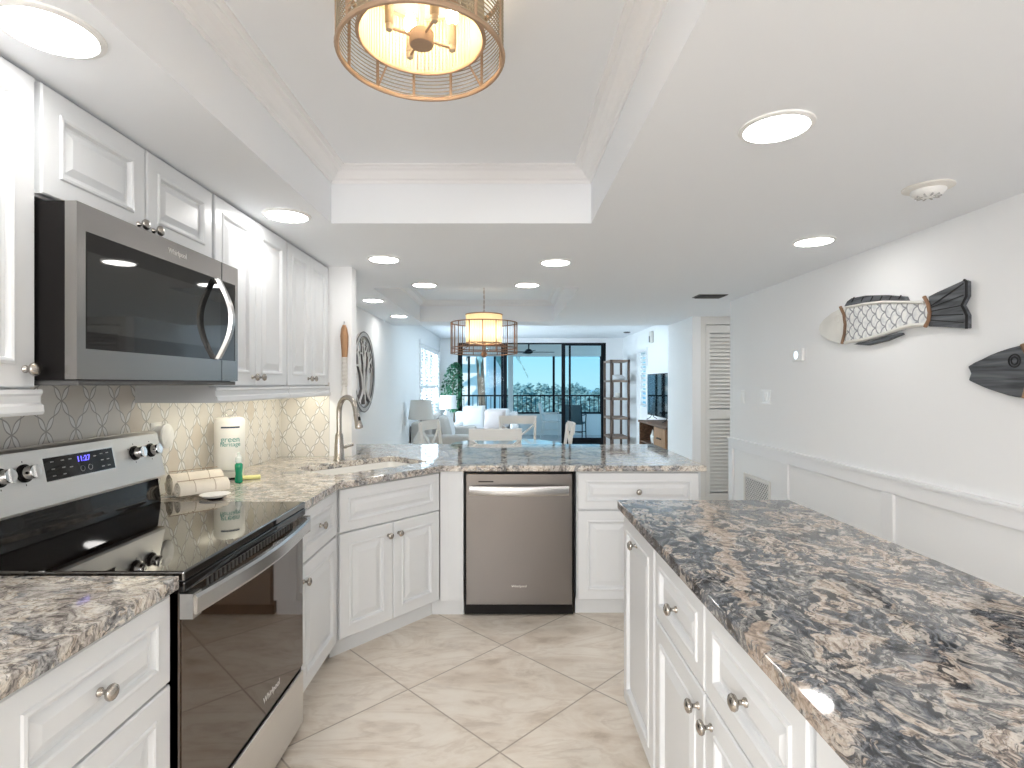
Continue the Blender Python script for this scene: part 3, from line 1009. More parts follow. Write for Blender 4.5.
# back panel: black step, sloping steel console
b = MB()
b.prism([(0.585, 0.90), (0.575, 0.925), (0.588, 1.022), (0.655, 1.022), (0.655, 0.90)], lambda p: (0.0, p[0], p[1]), lambda p: (SW, p[0], p[1]))
b.build('backguard_step', M['blackglass'], t)
b = MB()
b.prism([(0.560, 1.022), (0.556, 1.032), (0.590, 1.200), (0.600, 1.208), (0.655, 1.208), (0.655, 1.022)], lambda p: (0.0, p[0], p[1]), lambda p: (SW, p[0], p[1]))
cp = b.build('control_panel', M['steelpanel'], t, bevel=0.003)
tilt = math.atan2(0.034, 0.168)
def on_panel(x, s, off=0.0):
    """matrix: origin on the sloping console face at height s along it, -y outward"""
    return Matrix.Translation((x, 0.556 + s * math.sin(tilt), 1.032 + s * math.cos(tilt))) @ Matrix.Rotation(-tilt, 4, 'X') @ Matrix.Translation((0, -off, 0))
for x in (0.125, 0.205, SW - 0.155, SW - 0.062):
    kb = MB().lathe([(0.027, 0.0), (0.027, -0.005), (0.023, -0.007), (0.022, -0.012)], axis='y', n=24, mat=on_panel(x, 0.108)).build('knob', M['black'], cp, smooth=40)
    b = MB()
    b.lathe([(0.020, -0.012), (0.0205, -0.034), (0.019, -0.037), (0.004, -0.0375)], axis='y', n=24, mat=on_panel(x, 0.108))
    b.box(-0.005, -0.041, -0.020, 0.005, -0.036, 0.020, on_panel(x, 0.108))
    b.build('knob_cap', M['chrome'], kb, smooth=40)
    for a in (-60, 0, 60, 180):
        m = on_panel(x, 0.108) @ Matrix.Rotation(R(a), 4, 'Y')
        MB().box(-0.0012, -0.0006, 0.032, 0.0012, 0.0, 0.037, m).build('dial_mark', M['black'], cp)
X0, X1 = 0.275, 0.565
dp = MB().box(X0, -0.0015, 0.070, X1, 0.0, 0.142, on_panel(0, 0)).build('display', M['blackglass'], cp)
b = MB()
b.box(X0 - 0.003, -0.001, 0.067, X1 + 0.003, 0.0005, 0.145, on_panel(0, 0))
b.build('display_rim', M['chrome'], cp)
text_part('lettering', '11:27', 0.026, M['digit'], dp, on_panel(X0 + 0.155, 0.122, 0.002) @ Matrix.Rotation(R(90), 4, 'X'))
b = MB()
for (x, z) in ((0.03, 0.128), (0.07, 0.128), (0.10, 0.128), (0.03, 0.105), (0.07, 0.105), (0.10, 0.102), (0.03, 0.084), (0.07, 0.084), (0.205, 0.124), (0.235, 0.128), (0.262, 0.128), (0.235, 0.106), (0.262, 0.106), (0.235, 0.084), (0.262, 0.084)):
    b.box(X0 + x - 0.006, -0.0022, z - 0.0016, X0 + x + 0.006, -0.0014, z + 0.0016, on_panel(0, 0))
for x in (0.145, 0.178):
    m = on_panel(X0 + x, 0.090, 0.0015)
    b.tube([m @ Vector((0.009 * math.cos(2 * PI * i / 16), 0, 0.009 * math.sin(2 * PI * i / 16))) for i in range(16)], 0.0007, 4, closed=True)
b.build('button_print', M['grayface'], dp)

# ------------------------------------------------------------------ microwave
t = thing('microwave', 'stainless over-the-range microwave with black glass door above the stove', 'microwave', (-1.127, DY + 0.004, 1.41), 90)
MH = 0.458
MB().box(0.0, 0.0, 0.0, SW, 0.395, MH).build('body', M['black'], t)
b = MB()
gx0, gx1, gz0, gz1 = 0.030, SW - 0.022, 0.082, 0.388
# steel face with window opening
dz = MB()
dz.box(0, -0.030, 0.002, SW, 0.0, gz0)
dz.box(0, -0.030, gz1, SW, 0.0, MH)
dz.box(0, -0.030, gz0, gx0, 0.0, gz1)
dz.box(gx1, -0.030, gz0, SW, 0.0, gz1)
dr = dz.build('door', M['steel'], t)
wnd = MB().box(gx0, -0.0285, gz0, gx1, -0.002, gz1).build('window', M['blackglass'], dr)
MB().box(gx0 + 0.006, -0.0289, gz0 + 0.045, 0.700, -0.028, gz1 - 0.050).build('window_screen', M['screenmesh'], dr)
MB().box(0.7065, -0.0308, 0.0, 0.7085, -0.028, gz0).build('door_gap', M['black'], dr)
MB().box(0.7065, -0.0308, gz1, 0.7085, -0.028, MH).build('door_gap', M['black'], dr)
b = MB()
rings = []
n = 17
for i in range(n):
    u = i / (n - 1)
    z = 0.085 + u * 0.300
    y = -0.032 - 0.052 * math.sin(PI * u)
    w_ = 0.026 + 0.003 * math.sin(PI * u)
    rings.append([(0.668 - w_ / 2, y, z), (0.668 - w_ / 2 + 0.004, y - 0.012, z), (0.668 + w_ / 2 - 0.004, y - 0.012, z), (0.668 + w_ / 2, y, z)])
b.loft(rings)
b.box(0.659, -0.036, 0.082, 0.677, -0.028, 0.10)
b.box(0.659, -0.036, 0.372, 0.677, -0.028, 0.39)
b.build('handle', M['steelpale'], dr, smooth=30)
text_part('lettering', 'Whirlpool', 0.024, M['logo'], dr, Matrix.Translation((SW / 2 + 0.01, -0.0308, 0.424)) @ Matrix.Rotation(R(90), 4, 'X'))
MB().box(0.01, -0.026, -0.014, SW - 0.01, 0.36, 0.0).build('underside_grille', M['hoodgray'], t, bevel=0.003)

# ------------------------------------------------------------------ wall cabinets
XU = -1.198
def wall_cabinet(label, y0, y1, z0, fronts, rail=True, group=None):
    w = y1 - y0
    t = thing('wall_cabinet', label, 'cabinet', (XU, y0, 0), 90, group)
    MB().box(0, 0.0205, z0, w, XU - XL - 0.002, ZC - 0.003).build('body', M['cab'], t)
    for f in fronts:
        panel('door', f[0], f[1], f[2], ZC - 0.012, t, f[3])
    if rail:
        b = MB()
        prof = [(0.022, 1.386), (-0.010, 1.386), (-0.012, 1.376), (-0.006, 1.370), (-0.006, 1.352), (-0.014, 1.346), (-0.016, 1.330), (-0.012, 1.322), (0.022, 1.322)]
        b.prism(prof, lambda p: (0.0, p[0], p[1]), lambda p: (w, p[0], p[1]))
        b.box(0, 0.022, 1.322, 0.016, XU - XL - 0.010, 1.386)
        b.build('light_rail', M['cab'], t)
    return t
wall_cabinet('tall white wall cabinet cut by the left edge of the photo', 0.632, DY + 0.008, 1.386,
             [(0.010, 0.378, 1.392, None), (0.384, 0.753, 1.392, (0.722, 1.437))])
wall_cabinet('short white wall cabinet with two small doors above the microwave', DY + 0.010, DY2 - 0.002, 1.885,
             [(0.008, SW / 2 - 0.005, 1.892, (SW / 2 - 0.040, 1.918)), (SW / 2 + 0.001, SW - 0.012, 1.892, (SW / 2 + 0.034, 1.918))], rail=False)
wall_cabinet('white two door wall cabinet just beyond the microwave', DY2 + 0.002, 2.972, 1.386,
             [(0.008, 0.368, 1.392, (0.335, 1.432)), (0.374, 0.737, 1.392, (0.407, 1.432))])
wall_cabinet('white two door wall cabinet at far end against the return wall', 2.976, 3.656, 1.386,
             [(0.008, 0.338, 1.392, (0.305, 1.432)), (0.344, 0.674, 1.392, (0.377, 1.432))])
# strip light fixed under the far wall cabinets
def strip(y0, y1, label, energy):
    o = tag(MB().box(XU - 0.10, y0, 1.374, XU - 0.06, y1, 1.3855).build('under_cabinet_light', M['white'], bevel=0.002), label, 'light')
    l = bpy.data.lights.new('strip_glow', 'AREA')
    l.shape = 'RECTANGLE'
    l.size = 0.03
    l.size_y = (y1 - y0) - 0.02
    l.energy = energy
    l.color = (1.0, 0.92, 0.72)
    lo = bpy.data.objects.new('strip_glow', l)
    lo.location = (0, 0, 0)
    COL.objects.link(lo)
    lo.parent = o
    lo.location = (XU - 0.08, (y0 + y1) / 2, 1.372)
strip(2.33, 2.93, 'slim white strip light under the wall cabinet beside the microwave', 0.42)
strip(3.03, 3.62, 'slim white strip light under the far wall cabinet by the tiled return', 0.42)

# ------------------------------------------------------------------ recessed lights
RL = [(-1.02, 1.216, 0.089, 'recessed ceiling light in top left corner above the near wall cabinet'),
      (0.827, 1.675, 0.092, 'largest recessed ceiling light on the right, above the island'),
      (1.695, 3.01, 0.092, 'recessed ceiling light above the white fish on the right wall'),
      (-1.03, 2.55, 0.092, 'recessed ceiling light above the doors of the wall cabinet beyond the microwave'),
      (-0.777, 3.44, 0.088, 'recessed ceiling light above the sink'),
      (0.314, 3.53, 0.088, 'recessed ceiling light above the peninsula, right of the far pendant'),
      (-0.655, 4.33, 0.088, 'recessed ceiling light at near left edge of the dining ceiling recess'),
      (0.160, 4.33, 0.088, 'recessed ceiling light at near right edge of the dining ceiling recess'),
      (-1.26, 5.13, 0.088, 'nearer recessed light between dining ceiling recess and round tree wall art'),
      (-1.255, 6.33, 0.088, 'farthest recessed ceiling light, beside the left end of the dining ceiling recess')]
def downlight(x, y, r, label, group=None):
    t = thing('recessed_light', label, 'ceiling light', (x, y, ZC), 0, group)
    MB().lathe([(r * 1.18, 0.0), (r * 1.17, -0.005), (r * 1.02, -0.009), (r, -0.006)], n=40, cap0=True, cap1=False).build('trim_ring', M['white'], t, smooth=40)
    MB().lathe([(r, -0.0065), (r * 0.9, -0.0085), (0.002, -0.0095)], n=40, cap0=False).build('lens', M['lens'], t, smooth=60)
    return t
for x, y, r, lab in RL:
    downlight(x, y, r, lab)
for x, y in ((-1.02, -0.4), (0.9, -0.2), (0.0, -1.4), (1.7, -1.4)):  # unseen lights added to brighten the kitchen from behind the camera
    downlight(x, y, 0.09, 'added unseen ceiling light over the end of the kitchen behind the camera', 'added lights behind the camera')
for x, y in ((2.62, 5.6), (3.05, 5.9)):  # unseen lights added to brighten the hall and louvred door
    downlight(x, y, 0.08, 'added ceiling light out of sight near the hall', 'added lights by the hall')

M['lens_cool'] = pmat('daylight_fill_lens', (0.9, 0.9, 0.9), 0.4, emit=(0.66, 0.86, 1.0), estr=27.0)  # cool glow for hidden added lights that stand in for daylight
for x in (-0.6, 0.55, 1.7):
    for y in (8.1, 9.2):
        t = thing('recessed_light', 'added ceiling light in the living room, hidden above the ceiling drop', 'ceiling light', (x, y, ZH), 0, 'added lights in the living room')
        MB().lathe([(0.106, 0.0), (0.105, -0.005), (0.092, -0.009), (0.09, -0.006)], n=32, cap0=True, cap1=False).build('trim_ring', M['white'], t, smooth=40)
        MB().lathe([(0.09, -0.0065), (0.08, -0.0085), (0.002, -0.0095)], n=32, cap0=False).build('lens', M['lens_cool'], t, smooth=60)

# ------------------------------------------------------------------ pendants
def point(name, loc, energy, parent, r=0.014, col=(1.0, 0.80, 0.55)):
    l = bpy.data.lights.new(name, 'POINT')
    l.energy = energy
    l.color = col
    l.shadow_soft_size = r
    o = bpy.data.objects.new(name, l)
    COL.objects.link(o)
    o.location = loc
    o.parent = parent

t = thing('ceiling_pendant', 'woven drum ceiling light with four candle bulbs in the kitchen ceiling recess', 'ceiling light', (-0.21, 1.34, 0))
RO, RI, ZB, ZT = 0.200, 0.153, 2.204, 2.385
b = MB()
b.ring(0, 0, ZB, RO, 0.006, 64)
b.ring(0, 0, ZT, RO, 0.006, 64)
b.build('drum_hoop', M['tan'], t, smooth=60)
NP = 12
for i in range(NP):
    a = 2 * PI * (i + 0.5) / NP
    MB().tube([(RO * math.cos(a), RO * math.sin(a), ZB), (RO * math.cos(a), RO * math.sin(a), ZT)], 0.0042, 6).build('upright', M['tan'], t, smooth=60)
b = MB()
for i in range(1, 18):
    b.ring(0, 0, ZB + i * (ZT - ZB) / 18, RO, 0.0016, 64, 4)
b.build('woven_wire', M['slatcream'], t)
b = MB()
b.ring(0, 0, ZB + 0.046, RI, 0.0055, 56)
b.ring(0, 0, ZT + 0.01, RI, 0.004, 56)
b.build('shade_hoop', M['tan'], t, smooth=60)
b = MB()
for i in range(96):
    a = 2 * PI * i / 96
    m = Matrix.Rotation(a, 4, 'Z') @ Matrix.Translation((RI, 0, 0))
    b.box(-0.001, -0.0041, ZB + 0.046, 0.001, 0.0041, ZT + 0.01, m)
b.build('inner_shade', M['slatcream'], t)
for i in range(4):
    a = R(45 + 90 * i)
    MB().tube([(RI * math.cos(a), RI * math.sin(a), ZB + 0.046), (RO * math.cos(a), RO * math.sin(a), ZB + 0.002)], 0.003, 6).build('strut', M['tan'], t)
MB().lathe([(0.028, 2.232), (0.030, 2.236), (0.030, 2.262), (0.026, 2.266), (0.008, 2.268), (0.008, 2.41), (0.062, 2.415), (0.064, 2.449)], n=28).build('hub', M['tan'], t, smooth=40)
for i in range(4):
    a = R(30 + 90 * i)
    ca, sa = math.cos(a), math.sin(a)
    MB().tube([(0.027 * ca, 0.027 * sa, 2.250), (0.082 * ca, 0.082 * sa, 2.250)], 0.0034, 8).build('arm', M['tan'], t)
    sk = MB().lathe([(0.003, 2.240), (0.008, 2.244), (0.009, 2.252), (0.008, 2.258), (0.0105, 2.262), (0.0105, 2.308)], org=(0.082 * ca, 0.082 * sa, 0), n=14).build('candle_socket', M['slatcream'], t, smooth=40)
    MB().lathe([(0.007, 2.308), (0.0145, 2.322), (0.0155, 2.334), (0.011, 2.350), (0.005, 2.362), (0.001, 2.368)], org=(0.082 * ca, 0.082 * sa, 0), n=14).build('bulb', M['bulb'], sk, smooth=60)
    point('bulb_glow', (0.082 * ca, 0.082 * sa, 2.338), 1.9, t, 0.016)

t = thing('dining_pendant', 'round caged drum pendant on a chain above the dining table', 'pendant light', (-0.24, 5.69, 0))
RO, RI, ZB, ZT = 0.345, 0.190, 1.720, 2.035
b = MB()
for z in (ZB, ZT, ZB + 0.055):
    b.ring(0, 0, z, RO, 0.006, 64)
b.ring(0, 0, 1.825, RI, 0.005, 48)
b.ring(0, 0, 2.122, RI, 0.006, 48)
b.build('cage_hoop', M['rattan'], t, smooth=60)
for i in range(16):
    a = 2 * PI * i / 16 + PI / 2
    MB().tube([(RO * math.cos(a), RO * math.sin(a), ZB), (RO * math.cos(a), RO * math.sin(a), ZT)], 0.0055, 6).build('upright', M['rattan'], t)
b = MB()
for i in range(80):
    a = 2 * PI * i / 80
    b.tube([(RO * math.cos(a), RO * math.sin(a), ZB), (RO * math.cos(a), RO * math.sin(a), ZT)], 0.0010, 3)
b.build('woven_wire', M['tan'], t)
def shade_mat():
    m = bpy.data.materials.new('translucent_linen')
    m.use_nodes = True
    nt = m.node_tree
    nt.nodes.clear()
    out = nt.nodes.new('ShaderNodeOutputMaterial')
    df = nd(nt, 'ShaderNodeBsdfDiffuse', {0: (0.86, 0.76, 0.60, 1)})
    tl = nd(nt, 'ShaderNodeBsdfTranslucent', {0: (0.90, 0.76, 0.54, 1)})
    mx = nd(nt, 'ShaderNodeMixShader', {0: 0.6})
    nt.links.new(df.outputs[0], mx.inputs[1])
    nt.links.new(tl.outputs[0], mx.inputs[2])
    nt.links.new(mx.outputs[0], out.inputs[0])
    return m
M['linen'] = shade_mat()
MB().lathe([(RI, 1.825), (RI, 2.122)], n=48, cap0=False, cap1=False).build('inner_shade', M['linen'], t, smooth=60)
b = MB()
for i in range(4):
    a = R(45 + 90 * i)
    b.tube([(0, 0, 1.80), (RI * math.cos(a), RI * math.sin(a), 1.825)], 0.004, 6)
    b.tube([(0, 0, 2.10), (RI * math.cos(a), RI * math.sin(a), 2.122)], 0.004, 6)
    b.tube([(RI * math.cos(a), RI * math.sin(a), 1.825), (RO * math.cos(a), RO * math.sin(a), ZB + 0.055)], 0.004, 6)
b.build('spoke', M['rattan'], t)
MB().lathe([(0.006, 1.745), (0.008, 1.80), (0.022, 1.815), (0.010, 1.84), (0.008, 2.14), (0.002, 2.145)], n=16).build('stem', M['rattan'], t, smooth=40)
MB().lathe([(0.004, 1.675), (0.022, 1.682), (0.032, 1.702), (0.030, 1.722), (0.018, 1.742), (0.006, 1.75)], n=18).build('finial', M['rattan'], t, smooth=60)
b = MB()
k = 0
z = 2.14
while z < 2.44:
    m = Matrix.Translation((0, 0, z + 0.012)) @ Matrix.Rotation(R(90 * (k % 2)), 4, 'Z')
    b.tube([m @ Vector((0.006 * math.cos(2 * PI * i / 12), 0, 0.016 * math.sin(2 * PI * i / 12))) for i in range(12)], 0.002, 5, closed=True)
    z += 0.026
    k += 1
b.build('chain', M['rattan'], t)
MB().lathe([(0.055, 2.449), (0.055, 2.442), (0.035, 2.425), (0.006, 2.42)], n=24).build('canopy', M['rattan'], t, smooth=40)
for i in range(4):
    a = R(45 + 90 * i)
    x, y = 0.10 * math.cos(a), 0.10 * math.sin(a)
    sk = MB().tube([(0, 0, 1.835), (x, y, 1.84), (x, y, 1.90)], 0.008, 8).build('candle_socket', M['slatcream'], t)
    MB().lathe([(0.008, 1.90), (0.017, 1.918), (0.018, 1.93), (0.010, 1.955), (0.001, 1.97)], org=(x, y, 0), n=12).build('bulb', M['bulb'], sk, smooth=60)
    point('bulb_glow', (x, y, 1.935), 0.55, t, 0.018)

# ------------------------------------------------------------------ ceiling fittings
t = thing('smoke_detector', 'white round smoke detector on the ceiling above the dark fish', 'smoke detector', (1.689, 2.186, ZC))
MB().lathe([(0.088, 0.0), (0.088, -0.006), (0.075, -0.012), (0.062, -0.014)], n=32).build('base', M['mesh_grille'], t, smooth=40)
MB().lathe([(0.060, -0.012), (0.060, -0.020), (0.052, -0.032), (0.035, -0.040), (0.003, -0.042)], n=32).build('dome', M['white'], t, smooth=40)
b = MB()
for i in range(10):
    a = 2 * PI * i / 10
    b.box(0.022, -0.003, -0.0425, 0.044, 0.003, -0.034, Matrix.Rotation(a, 4, 'Z'))
b.build('vent_slot', M['grayface'], t)

t = thing('ceiling_vent', 'small dark louvred air vent on the ceiling near the hall', 'vent', (1.82, 4.89, ZC))
MB().box(-0.13, -0.09, -0.006, 0.13, 0.09, 0.0).build('frame', M['hoodgray'], t, bevel=0.002)
b = MB()
for i in range(7):
    b.box(-0.11, -0.004, -0.012, 0.11, 0.012, -0.003, Matrix.Translation((0, -0.066 + 0.022 * i, 0)))
b.build('slat', M['black'], t)

t = thing('ceiling_sensor', 'small round grey fitting on the living room ceiling above the shelf', 'ceiling fitting', (2.42, 11.0, ZH))
MB().lathe([(0.07, 0.0), (0.07, -0.01), (0.05, -0.02), (0.003, -0.022)], n=20).build('cover', M['hoodgray'], t, smooth=40)
t = thing('wall_speaker', 'small beige fitting high on the living room wall above the television', 'wall fitting', (2.648, 9.9, 2.25))
MB().box(-0.06, -0.07, -0.11, 0.0, 0.07, 0.11).build('case', M['mesh_grille'], t, bevel=0.02)
MB().box(-0.065, -0.03, -0.09, -0.058, 0.03, 0.02).build('grille', M['hoodgray'], t)

# ------------------------------------------------------------------ right wall: fish, controls, grille
def W(px, py, x=2.10):
    """where a photo point falls on the plane x (metres along the wall, height)"""
    Y = FPX * x / (px - 507.0)
    return (Y, EYE + (384.0 - py) * Y / FPX)
def zoomA(pts):
    return [W(800 + a / 5.12, 260 + b_ / 5.12) for a, b_ in pts]
def plate(pts, x0, x1, c=(0, 0)):
    """outline in (Y, Z) extruded between two x"""
    b = MB()
    b.prism(pts, lambda p: (x0, p[0], p[1]), lambda p: (x1, p[0], p[1]))
    return b
def smoothpoly(pts, it=2):
    for _ in range(it):
        q = []
        n = len(pts)
        for i in range(n):
            a, b_ = pts[i], pts[(i + 1) % n]
            q += [(a[0] * .75 + b_[0] * .25, a[1] * .75 + b_[1] * .25), (a[0] * .25 + b_[0] * .75, a[1] * .25 + b_[1] * .75)]
        pts = q
    return pts
XW = XR - 0.001
t = thing('fish_wall_art', 'carved wooden fish with pale head, white scaled body and dark tail on right wall', 'wall art')
XFb, XFf = XW, 2.098
head = zoomA([(96, 358), (100, 332), (120, 305), (160, 272), (216, 242), (236, 300), (236, 360), (222, 430), (190, 427), (150, 413), (110, 388)])
plate(head, XFb, XFf).build('head', M['whitewood'], t, bevel=0.006)
ev = zoomA([(195, 302)])[0]
MB().tube([(XFf - 0.001, ev[0] + 0.022 * math.cos(2 * PI * i / 20), ev[1] + 0.022 * math.sin(2 * PI * i / 20)) for i in range(20)], 0.003, 5, closed=True).build('eye', M['mesh_grille'], t)
body = zoomA([(216, 242), (330, 222), (430, 211), (540, 212), (640, 212), (660, 270), (645, 338), (590, 338), (540, 346), (480, 366), (430, 384), (330, 411), (226, 428), (236, 360), (236, 300)])
plate(body, XFb, XFf + 0.004).build('body', M['scales'], t, bevel=0.004)
rim_top = zoomA([(238, 243), (330, 226), (430, 215), (540, 216), (636, 218)])
rim_bot = zoomA([(232, 422), (330, 407), (430, 379), (480, 362), (540, 341), (590, 333), (640, 333)])
b = MB()
b.tube([(XFf + 0.002, p[0], p[1]) for p in rim_top], 0.009, 6)
b.tube([(XFf + 0.002, p[0], p[1]) for p in rim_bot], 0.011, 6)
b.build('rim', M['whitewood'], t, smooth=60)
for pts in ([(210, 240), (228, 280), (234, 330), (230, 380), (218, 428)], [(640, 188), (660, 225), (668, 270), (662, 310), (645, 342)]):
    q = zoomA(pts)
    MB().tube([(XFf - 0.002, p[0], p[1]) for p in q], 0.009, 8).build('band', M['orangewood'], t, smooth=60)
dors = zoomA([(222, 238), (236, 212), (260, 195), (330, 182), (430, 179), (528, 187), (538, 208), (430, 210), (330, 221)])
f = plate(dors, XFb, XFf + 0.006).build('fin', M['darkpaint'], t, bevel=0.003)
b = MB()
for k in range(6):
    a, c_ = zoomA([(262 + k * 48, 215 - k * 3), (275 + k * 48, 190 - k * 2)])
    b.bar((XFf + 0.005, a[0], a[1]), (XFf + 0.005, c_[0], c_[1]), 0.005, 0.004, (1, 0, 0))
b.build('fin_ray', M['edgeblack'], f)
bel = zoomA([(268, 432), (290, 424), (350, 416), (430, 392), (505, 372), (512, 382), (430, 416), (340, 437)])
plate(bel, XFb, XFf + 0.006).build('fin', M['darkpaint'], t, bevel=0.003)
tail = zoomA([(655, 188), (700, 165), (835, 104), (846, 108), (846, 185), (822, 232), (848, 282), (848, 350), (700, 342), (655, 340), (670, 270)])
f = plate(tail, XFb, XFf + 0.002).build('tail', [M['darkpaint']], t, bevel=0.003)
q = zoomA([(838, 102), (849, 108), (849, 186), (825, 232), (850, 282), (850, 352)])
b = MB()
b.tube([(XFf + 0.004, p[0], p[1]) for p in q], 0.006, 6)
for (a, c_) in (((672, 235), (838, 120)), ((676, 242), (838, 180)), ((676, 285), (836, 278)), ((672, 308), (838, 320)), ((676, 262), (822, 234))):
    p0, p1 = zoomA([a, c_])
    b.bar((XFf + 0.001, p0[0], p0[1]), (XFf + 0.001, p1[0], p1[1]), 0.005, 0.004, (1, 0, 0))
b.build('tail_ray', M['edgeblack'], f)

t = thing('fish_wall_art', 'dark grey carved wooden fish cut by the right edge of the photo', 'wall art')
def zoomB(pts):
    return [W(940 + a / 9.595, 330 + b_ / 9.595) for a, b_ in pts]
hb = zoomB([(268, 350), (330, 312), (400, 280), (480, 240), (560, 208), (660, 175), (806, 138), (846, 250), (856, 400), (816, 654), (720, 643), (640, 625), (560, 600), (470, 570), (400, 542), (330, 510), (276, 484), (284, 455), (298, 415), (284, 385)])
f = plate(hb, XFb, XFf).build('head', M['darkpaint'], t, bevel=0.005)
ev = zoomB([(722, 295)])[0]
b = MB()
for r_ in (0.026, 0.015):
    b.tube([(XFf - 0.001, ev[0] + r_ * math.cos(2 * PI * i / 24), ev[1] + r_ * math.sin(2 * PI * i / 24)) for i in range(24)], 0.0035, 5, closed=True)
b.build('eye', M['edgeblack'], f)
y1 = hb[6][0]
zc = (hb[6][1] + hb[9][1]) / 2
hh = (hb[6][1] - hb[9][1]) / 2
bd = [(y1, zc + hh), (y1 - 0.3, zc + hh * 0.95), (y1 - 0.6, zc + hh * 0.5), (y1 - 0.72, zc + hh * 0.36), (y1 - 0.72, zc - hh * 0.36), (y1 - 0.6, zc - hh * 0.5), (y1 - 0.3, zc - hh * 0.9), (y1 - 0.01, zc - hh * 0.98), (y1 - 0.03, zc)]
plate(bd, XFb, XFf + 0.004).build('body', M['scales'], t, bevel=0.004)
MB().tube([(XFf - 0.002, y1 + 0.002, zc + hh), (XFf - 0.002, y1 - 0.03, zc + hh * 0.4), (XFf - 0.002, y1 - 0.035, zc), (XFf - 0.002, y1 - 0.006, zc - hh)], 0.009, 8).build('band', M['orangewood'], t, smooth=60)
plate([(y1 - 0.70, zc + hh * 0.3), (y1 - 0.95, zc + hh * 0.95), (y1 - 0.92, zc), (y1 - 0.95, zc - hh * 0.95), (y1 - 0.70, zc - hh * 0.3)], XFb, XFf + 0.002).build('tail', M['darkpaint'], t, bevel=0.003)

t = thing('thermostat', 'small white thermostat on right wall left of the scaled fish', 'thermostat', (XR, 3.96, 1.61))
MB().box(-0.026, -0.072, -0.046, 0.0, 0.072, 0.046).build('case', M['white'], t, bevel=0.008)
MB().lathe([(0.030, -0.031), (0.030, -0.0255), (0.028, -0.025)], axis='x', n=24).build('dial', M['chrome'], t, smooth=40)
def switch(y, z, n, label):
    t = thing('light_switch', label, 'light switch', (XR, y, z))
    wd = 0.036 + 0.046 * (n - 1)
    MB().box(-0.006, -wd, -0.058, 0.0, wd, 0.058).build('plate', M['white'], t, bevel=0.003)
    for i in range(n):
        c_ = (i - (n - 1) / 2) * 0.046
        MB().box(-0.010, c_ - 0.016, -0.033, -0.004, c_ + 0.016, 0.033).build('rocker', M['white'], t, bevel=0.002)
switch(4.92, 1.283, 1, 'single white light switch on right wall nearest the louvred door')
switch(4.48, 1.293, 2, 'double white light switch on right wall below the thermostat')

t = thing('return_air_grille', 'white return air grille low in the right wall panelling', 'vent', (XR, 4.64, 0.43))
b = MB()
GW, GH, GB = 0.24, 0.18, 0.03
b.box(-0.014, -GW, GH - GB, 0, GW, GH).box(-0.014, -GW, -GH, 0, GW, -GH + GB).box(-0.014, -GW, -GH + GB, 0, -GW + GB, GH - GB).box(-0.014, GW - GB, -GH + GB, 0, GW, GH - GB)
b.build('frame', M['mesh_grille'], t, bevel=0.003)
b = MB()
k = 0
s_ = 0.034
x = -(GW + GH)
while x < GW + GH:
    for sg in (1, -1):
        # diagonal wires clipped to the frame opening
        pts = []
        for tt in (-1, 1):
            pass
        lo = max(-GH + GB, (-GW + GB - x) * sg if sg > 0 else -(GW - GB - x))
        hi = min(GH - GB, (GW - GB - x) * sg if sg > 0 else -(-GW + GB - x))
        if hi - lo > 0.01:
            b.bar((-0.008, x + sg * lo, lo), (-0.008, x + sg * hi, hi), 0.005, 0.005, (1, 0, 0))
    x += s_
b.build('mesh', M['white'], t)
MB().box(-0.004, -GW + GB, -GH + GB, -0.001, GW - GB, GH - GB).build('backing', M['hoodgray'], t)

# ------------------------------------------------------------------ left wall decoration
t = thing('tree_wall_art', 'round metal tree of life sculpture on left wall of dining area', 'wall art', (XL + 0.002, 5.74, 1.526))
RR = 0.42
b = MB()
n = 56
rings = []
for i in range(n):
    a = 2 * PI * i / n
    ca, sa = math.cos(a), math.sin(a)
    rings.append([(0.0, (RR) * ca, RR * sa), (0.030, RR * ca, RR * sa), (0.030, (RR - 0.045) * ca, (RR - 0.045) * sa), (0.0, (RR - 0.045) * ca, (RR - 0.045) * sa)])
rings.append(rings[0])
b.loft(rings, False, False)
b.build('hoop', M['pewter'], t, smooth=30)
b = MB()
for r_ in (RR, RR - 0.046):
    b.tube([(0.028, r_ * math.cos(2 * PI * i / n), r_ * math.sin(2 * PI * i / n)) for i in range(n)], 0.006, 5, closed=True)
b.build('hoop_edge', M['treedark'], t, smooth=60)
rnd = random.Random(5)
limbs = []
def branch(p, a, L, r, depth):
    pts = [Vector(p)]
    cur = Vector(p)
    aa = a
    for i in range(5):
        aa += rnd.uniform(-0.12, 0.12) + (a - PI / 2) * 0.06
        nxt = cur + Vector((0, math.cos(aa), math.sin(aa))) * (L / 5)
        if math.hypot(nxt.y, nxt.z) > RR - 0.055:
            break
        cur = nxt
        pts.append(cur.copy())
    if len(pts) > 1:
        k = len(pts)
        limbs.append((pts, [r * (1 - 0.3 * i / (k - 1)) for i in range(k)]))
    if depth and len(pts) > 2:
        for s_ in (-1, 1):
            branch(cur, aa + s_ * rnd.uniform(0.35, 0.65), L * 0.72, r * 0.72, depth - 1)
for (y0, a0) in ((-0.13, 2.0), (0.0, 1.55), (0.14, 1.15)):
    z0 = -math.sqrt((RR - 0.05) ** 2 - y0 * y0)
    mid = Vector((0.0, y0 * 0.75, -0.06))
    limbs.append(([Vector((0, y0 * 1.7, z0 + 0.03)), Vector((0, y0 * 0.9, z0 + 0.10)), Vector((0, y0 * 0.5, -0.18)), mid], [0.024, 0.020, 0.018, 0.017]))
    branch(mid, a0, 0.15, 0.017, 4)
